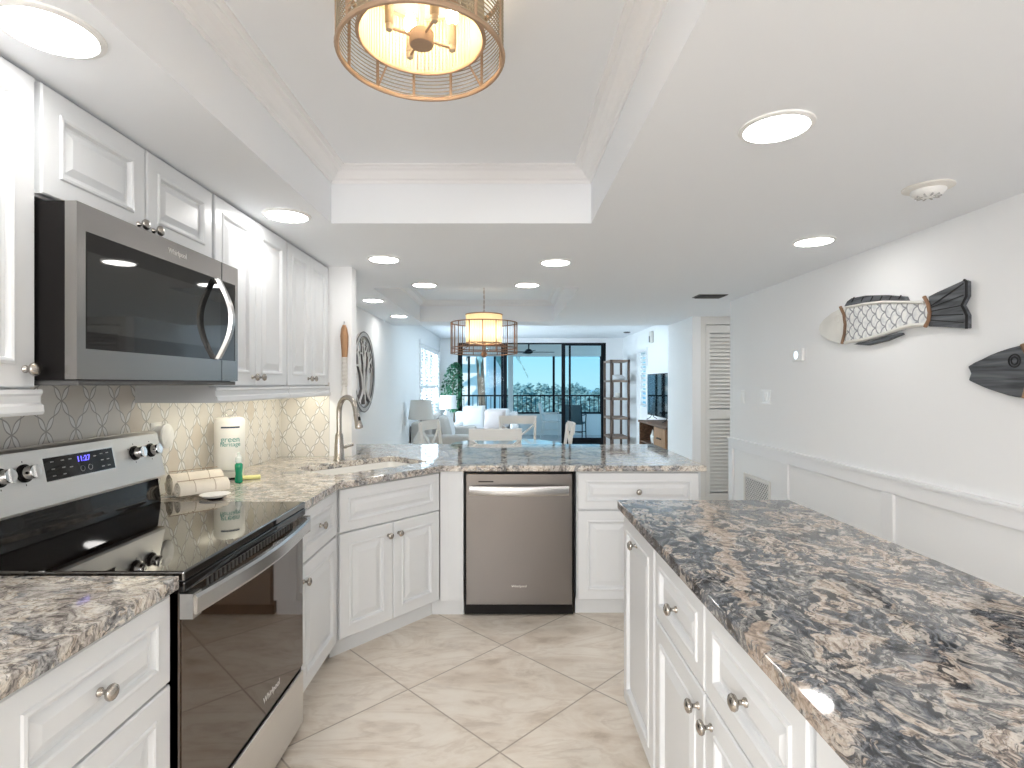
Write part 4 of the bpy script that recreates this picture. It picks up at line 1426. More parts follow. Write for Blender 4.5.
for nm, mt, dx, k in (('tree', M['treeart'], 0.020, 1.0), ('tree_outline', M['treedark'], 0.010, 1.3)):
    b = MB()
    for pts, rs in limbs:
        b.tube([p + Vector((dx, 0, 0)) for p in pts], [q * k for q in rs], 6)
    b.build(nm, mt, t, smooth=60)

t = thing('paddle_wall_decor', 'narrow wood and white rope wrapped paddle hanging on end of the return wall', 'wall decor', (-1.092, 3.6695, 0))
b = MB()
b.tube([(0, -0.016, 1.795), (0, -0.016, 1.77), (0.002, -0.018, 1.72), (0.004, -0.018, 1.66), (0.004, -0.016, 1.60), (0.003, -0.016, 1.575)], [0.010, 0.020, 0.027, 0.024, 0.020, 0.018], 10)
b.build('blade', M['oak'], t, smooth=60)
b = MB()
for i in range(22):
    z = 1.575 - i * 0.0088
    b.tube([(0.004 + 0.020 * math.cos(2 * PI * k / 14), -0.022 + 0.016 * math.sin(2 * PI * k / 14), z) for k in range(14)], 0.0036, 5, closed=True)
b.build('rope_wrap', M['rope'], t, smooth=60)
b = MB()
b.tube([(0.004, -0.020, 1.59), (0.004, -0.020, 1.40), (0.003, -0.018, 1.365), (0.0, -0.018, 1.32)], [0.012, 0.014, 0.018, 0.024], 10)
b.build('handle', M['rope'], t, smooth=60)
MB().tube([(0.004, -0.018, 1.58), (0.004, -0.018, 1.384)], 0.0165, 10).build('rope_core', M['bark'], t, smooth=60)
b = MB()
b.tube([(0, -0.001, 1.815), (0, -0.016, 1.818), (0, -0.018, 1.798)], 0.003, 6)
b.build('hook', M['chrome'], t)

# ------------------------------------------------------------------ things on the counter
ZT_ = 0.9155
t = thing('paper_towel_roll', 'white wrapped paper towel roll standing on holder against the backsplash', 'paper towel', (-1.425, 2.80, ZT_), 30)
MB().lathe([(0.062, 0.0), (0.062, 0.006), (0.056, 0.010), (0.006, 0.010)], n=28).build('holder_base', M['black'], t, smooth=40)
b = MB()
b.tube([(0.018 * math.sin(2 * PI * i / 20), 0, 0.337 + 0.016 * -math.cos(2 * PI * i / 20)) for i in range(20)], 0.003, 6, closed=True)
b.tube([(0, 0, 0.01), (0, 0, 0.325)], 0.004, 8)
b.build('holder_rod', M['chrome'], t, smooth=60)
RP = 0.072
rl = MB().lathe([(0.020, 0.012), (RP - 0.004, 0.012), (RP, 0.018), (RP, 0.295), (RP - 0.006, 0.308), (RP - 0.02, 0.314), (0.020, 0.312)], n=40).build('roll', M['paper'], t, smooth=40)
b = MB()
arc = [(-0.62 + 1.24 * i / 16) for i in range(17)]
for z0, z1 in ((0.262, 0.270), (0.050, 0.0515), (0.044, 0.0455)):
    rings = []
    for a in arc:
        s_, c_ = math.sin(a), -math.cos(a)
        rings.append([((RP + 0.0002) * s_, (RP + 0.0002) * c_, z0), ((RP + 0.0008) * s_, (RP + 0.0008) * c_, z0), ((RP + 0.0008) * s_, (RP + 0.0008) * c_, z1), ((RP + 0.0002) * s_, (RP + 0.0002) * c_, z1)])
    b.loft(rings)
b.build('printed_band', M['ink'], rl)
text_part('lettering', 'green', 0.040, M['greenink'], rl, Matrix.Translation((0, 0, 0.205)), bend=RP)
text_part('lettering', 'heritage', 0.030, M['greenink'], rl, Matrix.Translation((0, 0, 0.180)), bend=RP)

t = thing('soap_bottle', 'small green dish soap bottle with clear cap in front of the paper towels', 'bottle', (-1.315, 2.672, ZT_))
MB().lathe([(0.014, 0.0), (0.018, 0.003), (0.018, 0.018), (0.0150, 0.045), (0.018, 0.075), (0.018, 0.090), (0.012, 0.098)], n=20, sx=1.05, sy=0.8).build('body', M['soap'], t, smooth=40)
MB().lathe([(0.011, 0.0975), (0.0165, 0.100), (0.0155, 0.125), (0.008, 0.132), (0.006, 0.148), (0.002, 0.150)], n=18).build('cap', M['clearplastic'], t, smooth=40)

# rolled towels
def towel(label, L, r, loc, rz, turns):
    t = thing('rolled_towel', label, 'towel', loc, rz, 'rolled towels by the stove')
    b = MB()
    th = r / (turns + 0.6)
    n = int(turns * 22)
    outer, inner = [], []
    for i in range(n + 1):
        a = i / 22 * 2 * PI
        rr = th * 0.55 + (r - th * 0.55) * i / n
        wob = 1 + 0.02 * math.sin(5 * a)
        outer.append((rr * wob * math.cos(a), rr * wob * math.sin(a) + r))
        ri = max(0.0015, rr - th * 0.60)
        inner.append((ri * math.cos(a), ri * math.sin(a) + r))
    rings = []
    for (p, q) in zip(outer, inner):
        z0, z1 = max(0.001, p[1]), max(0.001, q[1])
        rings.append([(0, p[0], z0), (L, p[0], z0), (L, q[0], z1), (0, q[0], z1)])
    b.loft(rings)
    cl = b.build('cloth', M['terry'], t, smooth=50)
    b = MB()
    for xk in (0.3, 0.7):
        b.tube([(L * xk, r * 1.012 * math.cos(R(k)), r + r * 1.005 * math.sin(R(k))) for k in range(-30, 200, 15)], 0.0011, 4)
    b.tube([(0.004, r * 1.01 * math.cos(R(70)), r + r * 1.01 * math.sin(R(70))), (L - 0.004, r * 1.01 * math.cos(R(70)), r + r * 1.01 * math.sin(R(70)))], 0.0016, 4)
    b.build('stitch_line', M['brownline'], cl)
towel('larger rolled cream towel with brown stripes against the backsplash by the stove', 0.21, 0.053, (-1.455, 2.345, ZT_), 50, 3)
towel('smaller rolled cream towel in front of the larger rolled towel', 0.20, 0.037, (-1.382, 2.283, ZT_), 50, 2.6)

t = thing('spoon_rest', 'white shallow spoon rest dish beside the rolled towels', 'dish', (-1.232, 2.300, ZT_), 20)
MB().lathe([(0.030, 0.0), (0.032, 0.004), (0.028, 0.007)], n=28).build('foot', M['black'], t, smooth=40)
MB().lathe([(0.022, 0.0075), (0.045, 0.010), (0.058, 0.019), (0.060, 0.021), (0.056, 0.021), (0.044, 0.0135), (0.003, 0.011)], n=32).build('bowl', M['white'], t, smooth=50)
b = MB()
b.box(-0.045, -0.032, 0.0, 0.045, 0.032, 0.014)
tag(b.build('sponge', M['sponge'], bevel=0.005), 'pale yellow sponge lying on granite behind the green soap bottle', 'sponge').location = (-1.31, 2.79, ZT_)
bpy.context.scene.objects['sponge'].rotation_euler = (0, 0, R(25))

t = thing('plug_in_device', 'white round plug-in device on the backsplash right of the stove panel', 'plug-in device', (XL + 0.008, 2.36, 1.175))
MB().box(0.0, -0.036, -0.058, 0.005, 0.036, 0.058).build('outlet_plate', M['white'], t, bevel=0.002)
MB().lathe([(0.034, 0.005), (0.040, 0.010), (0.040, 0.035), (0.047, 0.040), (0.047, 0.050), (0.042, 0.055), (0.003, 0.057)], axis='x', n=32, sy=1.15).build('body', M['white'], t, smooth=40)

# ------------------------------------------------------------------ dining set
def make_chair(label):
    """cross-back chair, back at +y side, seat facing -y... origin on floor under seat centre"""
    t = thing('dining_chair', label, 'chair', (0, 0, 0), 0, 'white dining chairs')
    MB().prism(smoothpoly([(-0.23, -0.22), (0.23, -0.22), (0.21, 0.20), (-0.21, 0.20)], 2), lambda p: (p[0], p[1], 0.435), lambda p: (p[0], p[1], 0.465)).build('seat', M['furnwhite'], t, bevel=0.006)
    for s in (-1, 1):
        MB().tube([(s * 0.20, -0.19, 0.44), (s * 0.205, -0.20, 0.0)], [0.019, 0.015], 8).build('leg', M['furnwhite'], t, smooth=60)
        b = MB()
        b.bar((s * 0.20, 0.225, 0.0), (s * 0.205, 0.195, 0.44), 0.032, 0.032)
        b.bar((s * 0.205, 0.195, 0.43), (s * 0.222, 0.262, 0.98), 0.032, 0.030)
        b.build('leg', M['furnwhite'], t, bevel=0.005)
    rings = []
    for i in range(9):
        u = i / 8
        x = -0.238 + 0.476 * u
        y = 0.255 + 0.030 * math.sin(PI * u)
        rings.append([(x, y, 0.895), (x, y + 0.022, 0.895), (x, y + 0.028, 0.995), (x, y + 0.006, 1.000)])
    MB().loft(rings).build('top_rail', M['furnwhite'], t, smooth=40)
    MB().tube([(-0.205, 0.205, 0.53), (0.0, 0.24, 0.72), (0.218, 0.262, 0.895)], 0.013, 8).build('cross_brace', M['furnwhite'], t, smooth=60)
    MB().tube([(0.205, 0.205, 0.53), (0.0, 0.264, 0.72), (-0.218, 0.262, 0.895)], 0.013, 8).build('cross_brace', M['furnwhite'], t, smooth=60)
    MB().bar((-0.20, 0.203, 0.55), (0.20, 0.203, 0.55), 0.020, 0.03).build('lower_rail', M['furnwhite'], t, bevel=0.004)
    for s in (-1, 1):
        MB().tube([(s * 0.203, -0.195, 0.2), (s * 0.202, 0.215, 0.2)], 0.010, 6).build('stretcher', M['furnwhite'], t)
    return t
ch = make_chair('white cross-back dining chair with back toward the peninsula, in front of the table')
ch.location = (-0.105, 5.16, 0)
ch.rotation_euler = (0, 0, R(180))
dup(ch, (0.135, 6.62, 0), 0, 'white cross-back dining chair on far side of the table facing the kitchen')
dup(ch, (-0.60, 5.92, 0), 72, 'white cross-back dining chair at left end of the table, below the lamp')
dup(ch, (0.40, 5.72, 0), -90, 'white dining chair seen edge on at right end of the table')
# the backs face outward from the table
t = thing('dining_table', 'round white dining table below the caged pendant', 'table', (0.0, 5.90, 0))
MB().lathe([(0.60, 0.715), (0.62, 0.72), (0.62, 0.742), (0.61, 0.748), (0.002, 0.748)], n=56).build('tabletop', M['tableglass'], t, smooth=30)
MB().lathe([(0.30, 0.0), (0.30, 0.03), (0.12, 0.06), (0.07, 0.12), (0.09, 0.40), (0.07, 0.60), (0.16, 0.70), (0.30, 0.715)], n=32).build('pedestal', M['furnwhite'], t, smooth=40)

# ------------------------------------------------------------------ living room
def lamp(label, loc, h_base, r_bot, r_top, z0, z1, shade, base_prof):
    t = thing('table_lamp', label, 'lamp', loc)
    MB().lathe(base_prof, n=28).build('base', M['ceramic'], t, smooth=40)
    b = MB()
    b.lathe([(r_bot, z0), (r_top, z1)], n=40, cap0=False, cap1=False)
    b.lathe([(r_bot - 0.004, z0), (r_top - 0.004, z1)], n=40, cap0=False, cap1=False)
    b.build('lamp_shade', shade, t, smooth=60)
    b = MB()
    b.tube([(0, 0, base_prof[-1][1] - 0.005), (0, 0, z1 - 0.01)], 0.006, 8)
    for i in range(3):
        a = 2 * PI * i / 3
        b.tube([(0, 0, z1 - 0.012), ((r_top - 0.004) * math.cos(a), (r_top - 0.004) * math.sin(a), z1 - 0.012)], 0.003, 6)
    b.build('stem', M['treedark'], t)
    return t
def side_table(label, loc, w, d, h):
    t = thing('side_table', label, 'side table', loc)
    MB().box(-w / 2, -d / 2, h - 0.03, w / 2, d / 2, h).build('table_top', M['furnwhite'], t, bevel=0.005)
    for x in (-w / 2 + 0.03, w / 2 - 0.03):
        for y in (-d / 2 + 0.03, d / 2 - 0.03):
            MB().box(x - 0.018, y - 0.018, 0, x + 0.018, y + 0.018, h - 0.03).build('leg', M['furnwhite'], t)
side_table('white side table under the near beige lamp', (-1.28, 8.12, 0), 0.42, 0.42, 0.50)
lamp('table lamp with beige tapered shade and bottle base near left wall', (-1.285, 8.15, 0.501), 0, 0.190, 0.155, 0.375, 0.658, M['shade'],
     [(0.11, 0.0), (0.128, 0.02), (0.120, 0.08), (0.075, 0.14), (0.042, 0.20), (0.036, 0.29), (0.044, 0.31), (0.012, 0.33)])
side_table('white side table in the far corner under the white lamp', (-1.29, 11.55, 0), 0.30, 0.34, 0.50)
lamp('table lamp with pale white drum shade in the far corner by the shutters', (-1.245, 11.55, 0.501), 0, 0.180, 0.165, 0.375, 0.655, M['shadew'],
     [(0.09, 0.0), (0.10, 0.02), (0.06, 0.10), (0.05, 0.25), (0.03, 0.30), (0.012, 0.33)])

def sofa(label, loc, rz, w, d, mat):
    t = thing('sofa', label, 'sofa', loc, rz)
    MB().box(-w / 2, -d / 2, 0.06, w / 2, d / 2, 0.30).build('base', mat, t, bevel=0.03, bseg=3)
    MB().box(-w / 2, d / 2 - 0.20, 0.28, w / 2, d / 2, 0.80).build('backrest', mat, t, bevel=0.05, bseg=3)
    for s in (-1, 1):
        MB().box(min(s * w / 2, s * (w / 2 - 0.17)), -d / 2, 0.28, max(s * w / 2, s * (w / 2 - 0.17)), d / 2 - 0.18, 0.60).build('armrest', mat, t, bevel=0.05, bseg=3)
    n = 2
    ww = (w - 0.36) / n
    for i in range(n):
        x0 = -w / 2 + 0.18 + i * ww
        MB().box(x0 + 0.004, -d / 2 - 0.02, 0.29, x0 + ww - 0.004, d / 2 - 0.20, 0.45).build('seat_cushion', mat, t, bevel=0.04, bseg=3)
        m = Matrix.Translation((0, d / 2 - 0.26, 0.45)) @ Matrix.Rotation(R(-12), 4, 'X')
        b = MB()
        b.box(x0 + 0.004, -0.08, 0.0, x0 + ww - 0.004, 0.08, 0.42, m)
        b.build('back_cushion', mat, t, bevel=0.05, bseg=3)
    for x in (-w / 2 + 0.08, w / 2 - 0.08):
        for y in (-d / 2 + 0.08, d / 2 - 0.08):
            MB().box(x - 0.025, y - 0.025, 0, x + 0.025, y + 0.025, 0.07).build('leg', M['bark'], t)
    return t
sofa('grey sofa along left wall beyond the beige lamp', (-1.045, 9.52, 0), 90, 2.05, 0.92, M['fabric'])
sofa('pale sofa in front of the balcony doors', (-0.44, 11.62, 0), 0, 1.36, 0.90, M['fabricw'])
def cushion(label, loc, rx, rz, w, h, mat, stripe=None):
    b = MB()
    n = 10
    rings = []
    for k in range(-4, 5):
        pass
    m = Matrix.Translation(loc) @ Matrix.Rotation(R(rz), 4, 'Z') @ Matrix.Rotation(R(rx), 4, 'X')
    prev = []
    grid = {}
    for side in (1, -1):
        for i in range(n + 1):
            for j in range(n + 1):
                u, v = i / n * 2 - 1, j / n * 2 - 1
                th = 0.075 * max(0.0, (1 - u ** 4)) ** 0.5 * max(0.0, (1 - v ** 4)) ** 0.5
                pinch = 1 - 0.06 * (abs(u) * (1 - abs(v)) + abs(v) * (1 - abs(u)))
                grid[(side, i, j)] = b.bm.verts.new(m @ Vector((u * w / 2 * pinch, -side * th, v * h / 2 * pinch + h / 2)))
        for i in range(n):
            for j in range(n):
                b.mi = 1 if (stripe and i in stripe) else 0
                b.face([grid[(side, i, j)], grid[(side, i + 1, j)], grid[(side, i + 1, j + 1)], grid[(side, i, j + 1)]])
    bmesh.ops.remove_doubles(b.bm, verts=b.bm.verts, dist=0.0005)
    o = b.build('throw_pillow', [mat, M['bluecloth']] if stripe else mat, smooth=60)
    return tag(o, label, 'pillow')
cushion('pale throw pillow with dark stripes leaning on the grey sofa beyond the lamp', (-0.98, 9.86, 0.455), -14, 96, 0.52, 0.50, M['fabricw'], (6, 8))
cushion('grey throw pillow at the near end of the grey sofa behind the lamp', (-0.98, 9.02, 0.455), -14, 84, 0.48, 0.44, M['fabric'])
cushion('white throw pillow on left side of the pale sofa', (-0.69, 11.50, 0.455), -12, 6, 0.48, 0.50, M['fabricw'])
cushion('blush throw pillow in the middle of the pale sofa', (-0.26, 11.42, 0.455), -14, -4, 0.46, 0.42, M['beigecloth'])

# potted tree
t = thing('potted_ficus', 'tall green potted indoor tree in corner between shutters and glass doors', 'plant', (-1.20, 12.20, 0))
MB().lathe([(0.12, 0.0), (0.16, 0.28), (0.175, 0.30), (0.16, 0.305), (0.15, 0.27), (0.003, 0.26)], n=28).build('pot', M['terracotta'], t, smooth=40)
b = MB()
b.tube([(0, 0, 0.26), (0.02, 0.01, 0.7), (-0.02, 0.0, 1.1), (0.0, 0, 1.6)], [0.022, 0.018, 0.014, 0.007], 8)
for i in range(9):
    z = 0.85 + i * 0.09
    a = i * 2.4
    b.tube([(0, 0, z), (0.09 * math.cos(a), 0.07 * math.sin(a), z + 0.06), (0.17 * math.cos(a), 0.12 * math.sin(a), z + 0.1)], [0.008, 0.006, 0.004], 5)
b.build('trunk', M['bark'], t, smooth=60)
b = MB()
rl_ = random.Random(3)
for i in range(650):
    z = rl_.uniform(0.80, 1.90)
    env = 0.26 * math.sin(PI * min(1, max(0.05, (z - 0.70) / 1.24))) ** 0.7
    a = rl_.uniform(0, 2 * PI)
    rr = env * rl_.random() ** 0.5
    p = Vector((rr * math.cos(a) + 0.04 * math.sin(z * 4), rr * 0.75 * math.sin(a), z))
    m = Matrix.Translation(p) @ Matrix.Rotation(a + rl_.uniform(-0.8, 0.8), 4, 'Z') @ Matrix.Rotation(rl_.uniform(0.1, 1.2), 4, 'Y')
    L, wd = rl_.uniform(0.05, 0.085), rl_.uniform(0.018, 0.028)
    vs_ = [b.bm.verts.new(m @ Vector(q)) for q in ((0, 0, 0), (L * .45, wd, 0.006), (L, 0, -0.012), (L * .45, -wd, 0.006), (L * .45, 0, -0.004))]
    b.face([vs_[0], vs_[4], vs_[1]]); b.face([vs_[4], vs_[2], vs_[1]]); b.face([vs_[0], vs_[3], vs_[4]]); b.face([vs_[3], vs_[2], vs_[4]])
fo = b.build('foliage', M['leaf'], t)
fo['kind'] = 'stuff'

# window with plantation shutters
wd_ = thing('window_1', '', '')
del wd_['label'], wd_['category']
wd_['kind'] = 'structure'
b = MB()
b.box(XL, WY0 - 0.06, WZ0 - 0.06, XL + 0.025, WY0, WZ1 + 0.06).box(XL, WY1, WZ0 - 0.06, XL + 0.025, WY1 + 0.06, WZ1 + 0.06)
b.box(XL, WY0, WZ1, XL + 0.025, WY1, WZ1 + 0.06).box(XL, WY0, WZ0 - 0.06, XL + 0.025, WY1, WZ0)
b.build('window_frame', M['trim'], wd_)
MB().box(XL - 0.10, WY0, WZ0, XL - 0.094, WY1, WZ1).build('pane', M['pane'], wd_)
NPN = 4
pw = (WY1 - WY0) / NPN
for i in range(NPN):
    y0 = WY0 + i * pw
    b = MB()
    b.box(XL - 0.03, y0 + 0.002, WZ0, XL + 0.0, y0 + 0.05, WZ1).box(XL - 0.03, y0 + pw - 0.05, WZ0, XL + 0.0, y0 + pw - 0.002, WZ1)
    for z0, z1 in ((WZ0, WZ0 + 0.08), (1.32, 1.38), (WZ1 - 0.08, WZ1)):
        b.box(XL - 0.03, y0 + 0.05, z0, XL + 0.0, y0 + pw - 0.05, z1)
    for z0, z1 in ((WZ0 + 0.08, 1.32), (1.38, WZ1 - 0.08)):
        n = 9
        for k in range(n):
            z = z0 + (k + 0.5) * (z1 - z0) / n
            m = Matrix.Translation((XL - 0.015, 0, z)) @ Matrix.Rotation(R(18), 4, 'Y')
            b.box(-0.036, y0 + 0.05, -0.005, 0.036, y0 + pw - 0.05, 0.005, m)
    b.build('shutter', M['trim'], wd_)

# sliding glass doors
gd = thing('door_3', '', '')
del gd['label'], gd['category']
gd['kind'] = 'structure'
b = MB()
yy0, yy1 = YB + 0.01, YB + 0.09
def gx(px): return (px - 507.0) * (YB + 0.03) / FPX
b.box(GX0, yy0, GZ - 0.03, GX1, yy1, GZ)
b.box(GX0, yy0, 0, GX1, yy1, 0.05)
b.box(GX0, yy0, 0, GX0 + 0.06, yy1, GZ).box(GX1 - 0.05, yy0, 0, GX1, yy1, GZ)
b.build('door_frame', M['bronze'], gd)
def leaf(px0, px1, y, w0, w1):
    x0, x1 = gx(px0), gx(px1)
    b = MB()
    b.box(x0, y, 0.05, x0 + w0, y + 0.035, GZ - 0.03).box(x1 - w1, y, 0.05, x1, y + 0.035, GZ - 0.03)
    b.box(x0 + w0, y, 0.05, x1 - w1, y + 0.035, 0.16).box(x0 + w0, y, GZ - 0.06, x1 - w1, y + 0.035, GZ - 0.03)
    o = b.build('sliding_panel', M['bronze'], gd)
    MB().box(x0 + w0, y + 0.014, 0.16, x1 - w1, y + 0.020, GZ - 0.06).build('pane', M['pane'], o)
leaf(458, 507, YB + 0.012, 0.05, 0.085)
leaf(460, 503.2, YB + 0.052, 0.05, 0.05)
leaf(561.5, 603, YB + 0.012, 0.085, 0.045)
leaf(569, 605, YB + 0.052, 0.045, 0.05)
b = MB()
b.box(gx(505), YB - 0.012, 0.95, gx(505) + 0.025, YB + 0.012, 1.25)
b.build('door_handle', M['bronze'], gd)

# etagere
t = thing('etagere', 'tall open wood and metal shelf unit in right corner by the glass doors', 'shelf', (0, 0, 0))
EX0, EX1, EY0, EY1 = 2.14, 2.50, 11.2, 11.95
for x in (EX0, EX1):
    for y in (EY0, EY1):
        MB().box(x - 0.022, y - 0.022, 0, x + 0.022, y + 0.022, 1.90).build('post', M['shelfpost'], t)
for z in (0.29, 0.69, 1.09, 1.46, 1.88):
    MB().box(EX0 - 0.022, EY0 - 0.022, z - 0.022, EX1 + 0.022, EY1 + 0.022, z + 0.018).build('shelf_board', M['shelfwood'], t)
MB().box((EX0 + EX1) / 2 - 0.015, EY1 - 0.02, 0, (EX0 + EX1) / 2 + 0.015, EY1 + 0.01, 1.88).build('back_rail', M['shelfpost'], t)
b = MB()
b.lathe([(0.10, 0.0), (0.16, 0.01), (0.165, 0.05), (0.14, 0.085), (0.10, 0.11), (0.003, 0.12)], n=24)
tag(b.build('folded_throw', M['fabricw'], smooth=40), 'white folded throw on upper shelf of the corner shelf unit', 'throw').location = (2.32, 11.45, 1.4785)
b = MB()
b.lathe([(0.035, 0.0), (0.045, 0.01), (0.05, 0.10), (0.045, 0.105), (0.04, 0.09), (0.003, 0.085)], n=20)
tag(b.build('small_pot', M['terracotta'], smooth=40), 'small pale pot on middle shelf of the corner shelf unit', 'pot').location = (2.30, 11.35, 1.1085)

# television and console
t = thing('tv_console', 'brown wooden media console against right living room wall', 'console', (0, 0, 0))
CX0, CX1, CY0, CY1 = 2.20, 2.646, 7.55, 9.15
b = MB()
b.box(CX0, CY0, 0.765, CX1, CY1, 0.80).box(CX0 + 0.02, CY0, 0.10, CX1, CY1, 0.14).box(CX0 + 0.02, CY0, 0.14, CX1, CY0 + 0.03, 0.765).box(CX0 + 0.02, CY1 - 0.03, 0.14, CX1, CY1, 0.765)
b.box(CX0 + 0.02, 8.16, 0.14, CX1, 8.19, 0.765).box(CX1 - 0.02, CY0 + 0.03, 0.14, CX1, CY1 - 0.03, 0.765)
b.box(CX0 + 0.03, 8.19, 0.44, CX1 - 0.02, CY1 - 0.03, 0.46)
b.build('body', M['walnut'], t, bevel=0.003)
for z0, z1 in ((0.15, 0.45), (0.46, 0.76)):
    d_ = MB().box(CX0, CY0 + 0.03, z0, CX0 + 0.02, 8.175, z1).build('drawer', M['oak'], t, bevel=0.003)
    MB().box(CX0 - 0.02, 7.78, (z0 + z1) / 2 - 0.008, CX0, 7.98, (z0 + z1) / 2 + 0.008).build('handle', M['black'], d_)
for x in (CX0 + 0.05, CX1 - 0.05):
    for y in (CY0 + 0.06, CY1 - 0.06):
        MB().box(x - 0.025, y - 0.025, 0, x + 0.025, y + 0.025, 0.10).build('leg', M['walnut'], t)
t = thing('television', 'flat television on the wooden console reflecting the glass doors', 'television', (2.46, 8.80, 0.80))
MB().box(-0.012, -0.70, 0.07, 0.022, 0.70, 0.77).build('body', M['black'], t, bevel=0.004)
MB().box(-0.0145, -0.688, 0.084, -0.0115, 0.688, 0.758).build('screen', M['screen'], t)
for y in (-0.45, 0.45):
    MB().tube([(-0.10, y - 0.06, 0.006), (-0.03, y - 0.02, 0.04), (0.005, y, 0.09), (0.04, y + 0.02, 0.04), (0.10, y + 0.06, 0.006)], 0.006, 6).build('foot', M['black'], t)
t = thing('starfish_ornament', 'white starfish ornament standing in the open bay of the console', 'ornament', (2.235, 8.36, 0.4605))
b = MB()
c0 = Vector((0.0, 0, 0.11))
for i in range(5):
    a = PI / 2 + 2 * PI * i / 5
    tip = c0 + Vector((0.0, math.cos(a), math.sin(a))) * (0.118 if i else 0.13)
    b.tube([c0, c0 + (tip - c0) * 0.5, tip], [0.035, 0.022, 0.006], 8)
b.build('body', M['white'], t, smooth=60)

# ------------------------------------------------------------------ balcony
YO = 15.15
struct(MB().box(-3.5, YB + 0.12, -0.16, 4.5, YO + 0.15, -0.02).build('floor_balcony', M['deck']))
struct(MB().box(-3.5, YB + 0.12, 2.50, 4.5, YO + 0.15, 2.72).box(-3.5, YO - 0.05, 2.17, 4.5, YO + 0.15, 2.50).build('ceiling_balcony', M['stucco']))
struct(MB().box(-3.5, YO, -0.02, 4.5, YO + 0.12, 0.56).build('wall_balcony', M['stucco']))
struct(MB().box(0.03, YO - 0.06, -0.02, 0.17, YO + 0.12, 2.2).build('column_balcony', M['stucco']))
t = thing('balcony_railing', 'black metal balcony railing with thin upright bars', 'railing', (0, YO + 0.03, 0))
MB().box(-3.4, -0.03, 1.055, 4.4, 0.03, 1.095).build('top_rail', M['bronze'], t)
MB().box(-3.4, -0.03, 0.57, 4.4, 0.03, 0.62).build('bottom_rail', M['bronze'], t)
for i in range(46):
    x = -2.2 + i * 0.125
    MB().box(x - 0.009, -0.009, 0.62, x + 0.009, 0.009, 1.055).build('baluster', M['bronze'], t)
for x in (-1.06, -0.34, 1.30, 2.62):
    o = MB().box(x - 0.03, -0.035, 0.56, x + 0.03, 0.025, 2.17).build('post', M['bronze'], t)
t = thing('ceiling_fan', 'dark ceiling fan hanging from the balcony ceiling', 'fan', (0.555, 13.9, 0))
MB().lathe([(0.07, 2.499), (0.07, 2.47), (0.02, 2.43), (0.015, 2.30), (0.06, 2.28), (0.10, 2.24), (0.10, 2.19), (0.05, 2.17), (0.003, 2.165)], n=24).build('motor', M['bronze'], t, smooth=40)
for i in range(4):
    m = Matrix.Rotation(R(8 + 90 * i), 4, 'Z') @ Matrix.Translation((0, 0, 2.215)) @ Matrix.Rotation(R(8), 4, 'X')
    MB().box(0.09, -0.055, -0.004, 0.66, 0.055, 0.004, m).build('blade', M['bronze'], t, bevel=0.003)
def patio_chair(label, loc, rz, mf, mc):
    t = thing('patio_chair', label, 'chair', loc, rz)
    for s in (-1, 1):
        b = MB()
        b.tube([(s * 0.25, -0.24, 0), (s * 0.24, -0.22, 0.42), (s * 0.26, -0.20, 0.64), (s * 0.26, 0.22, 0.64)], 0.014, 6)
        b.tube([(s * 0.25, 0.24, 0), (s * 0.24, 0.18, 0.42), (s * 0.23, 0.28, 0.92)], 0.014, 6)
        b.build('side_frame', mf, t, smooth=60)
    MB().box(-0.24, -0.24, 0.40, 0.24, 0.20, 0.45).build('seat', mc, t, bevel=0.015)
    m = Matrix.Translation((0, 0.20, 0.43)) @ Matrix.Rotation(R(-11), 4, 'X')
    b = MB()
    b.box(-0.23, -0.02, 0, 0.23, 0.02, 0.48, m)
    b.build('backrest', mc, t, bevel=0.015)
    b = MB()
    b.tube([(-0.24, -0.22, 0.2), (0.24, 0.2, 0.2)], 0.010, 6)
    b.tube([(0.24, -0.22, 0.2), (-0.24, 0.2, 0.2)], 0.010, 6)
    b.build('brace', mf, t)
patio_chair('dark blue patio chair on the balcony behind the right glass door', (1.72, 13.9, -0.02), 160, M['bronze'], M['slate'])
patio_chair('white patio chair on the balcony left of the dark blue one', (1.16, 14.55, -0.02), 80, M['furnwhite'], M['furnwhite'])

# ------------------------------------------------------------------ outside
struct(MB().box(-260, 16, -9.6, 260, 900, -9.0).build('water', M['water']))
t = thing('apartment_building', 'white neighbouring apartment wing seen through the left glass door', 'building', (0, 0, 0))
MB().box(-9.0, 21.0, -9.0, -0.80, 32, 9.0).box(-0.80, 24.0, -9.0, -0.12, 32, 9.0).build('wall', M['stucco'], t)
for z in (-0.6, 2.4, 5.4, -3.6):
    MB().box(-3.4, 20.6, z - 0.25, -1.2, 21.0, z).build('balcony_slab', M['stucco'], t)
    for x in (-2.9, -2.3):
        f = MB().box(x, 20.97, z + 0.3, x + 0.55, 21.02, z + 1.9).build('window', M['mesh_grille'], t)
        MB().box(x + 0.04, 20.955, z + 0.34, x + 0.51, 20.975, z + 1.86).build('pane', M['screen'], f)
    b = MB()
    for i in range(18):
        b.box(-3.38 + i * 0.125, 20.62, z, -3.36 + i * 0.125, 20.64, z + 0.9)
    b.box(-3.4, 20.61, z + 0.9, -1.2, 20.65, z + 0.95)
    b.build('railing', M['mesh_grille'], t)

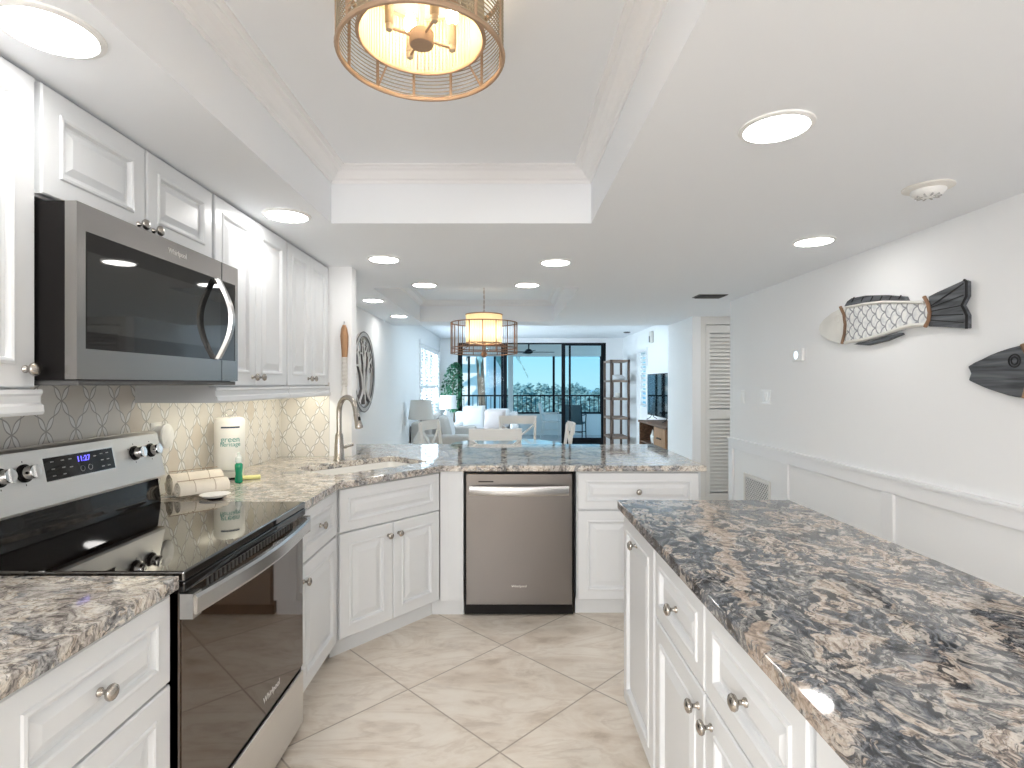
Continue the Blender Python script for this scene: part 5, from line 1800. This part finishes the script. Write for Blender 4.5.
t = thing('palm_tree', 'palm tree with leaning trunk in front of the white building', 'tree', (-0.42, 18.2, -9.0))
b = MB()
pts, rs = [], []
for i in range(14):
    u = i / 13
    pts.append((-0.55 * u + 0.25 * (1 - u) ** 2, 0, 12.6 * u))
    rs.append(0.17 - 0.05 * u)
b.tube(pts, rs, 10)
b.build('trunk', M['bark'], t, smooth=60)
b = MB()
for i in range(15):
    a = 2 * PI * i / 15 + 0.2
    el = 0.9 - 0.5 * (i % 3)
    p = Vector((-0.55, 0, 12.5))
    dirx = Vector((math.cos(a), math.sin(a), 0))
    prevs = None
    for k in range(9):
        u = k / 8
        c_ = p + dirx * (1.7 * u) + Vector((0, 0, el * u * 1.2 - 1.7 * u * u))
        s_ = Vector((-dirx.y, dirx.x, 0)) * (0.30 * math.sin(PI * min(1, u + 0.12)) + 0.02)
        cur = [b.bm.verts.new(c_ - s_ + Vector((0, 0, -0.10))), b.bm.verts.new(c_), b.bm.verts.new(c_ + s_ + Vector((0, 0, -0.10)))]
        if prevs:
            b.face([prevs[0], cur[0], cur[1], prevs[1]])
            b.face([prevs[1], cur[1], cur[2], prevs[2]])
        prevs = cur
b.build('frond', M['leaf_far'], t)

def tree_proto(label):
    t = thing('shore_tree', label, 'tree', (0, 0, 0), 0, 'trees beyond the balcony')
    MB().tube([(0, 0, 0), (0.1, 0, 3), (0, 0.1, 6.5)], [0.35, 0.28, 0.15], 8).build('trunk', M['bark'], t, smooth=60)
    b = MB()
    rt = random.Random(11)
    for i in range(3400):
        u = rt.uniform(-1, 1)
        a = rt.uniform(0, 2 * PI)
        k = rt.uniform(0.35, 1.0) ** 0.5
        lump = 1 + 0.20 * math.sin(3 * a + 1) + 0.14 * math.sin(5 * u + 2 * a)
        r_ = 3.5 * k * math.sqrt(max(0.05, 1 - u * u)) * lump
        c_ = Vector((r_ * math.cos(a), r_ * math.sin(a), 6.6 + 3.1 * u * k * lump))
        m = Matrix.Translation(c_) @ Matrix.Rotation(rt.uniform(0, 2 * PI), 4, 'Z') @ Matrix.Rotation(rt.uniform(-0.9, 0.9), 4, 'X')
        q = rt.uniform(0.22, 0.48)
        b.face([b.bm.verts.new(m @ Vector(p)) for p in ((-q, 0, -q * 0.4), (0, q * 0.3, -q * 0.5), (q, 0, q * 0.3), (0, -q * 0.2, q * 0.6))])
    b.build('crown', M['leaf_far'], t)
    return t
spots = [(3.0, 128, 1.10, 'far shore tree just right of the white balcony column'),
         (4.5, 95, 1.10, 'bushy shore tree in the middle of the open balcony view, left of the post'),
         (9.6, 116, 1.08, 'far shore tree directly behind the thin balcony post, above the nearer one'),
         (7.4, 84, 0.95, 'nearest shore tree, just left of the thin balcony post'),
         (16.5, 130, 1.10, 'far shore tree behind the left stile of the right glass door'),
         (15.8, 95, 1.00, 'shore tree above the patio chair seen through the right glass door'),
         (23.0, 118, 1.05, 'shore tree at the right jamb of the glass doors')]
proto = None
for (x, y, s_, lab) in spots:
    if proto is None:
        proto = tree_proto(lab)
        o = proto
        o.location = (x, y, -9.0)
    else:
        o = dup(proto, (x, y, -9.0), random.uniform(0, 360), lab)
    o.scale = (s_, s_, s_ * 0.93)
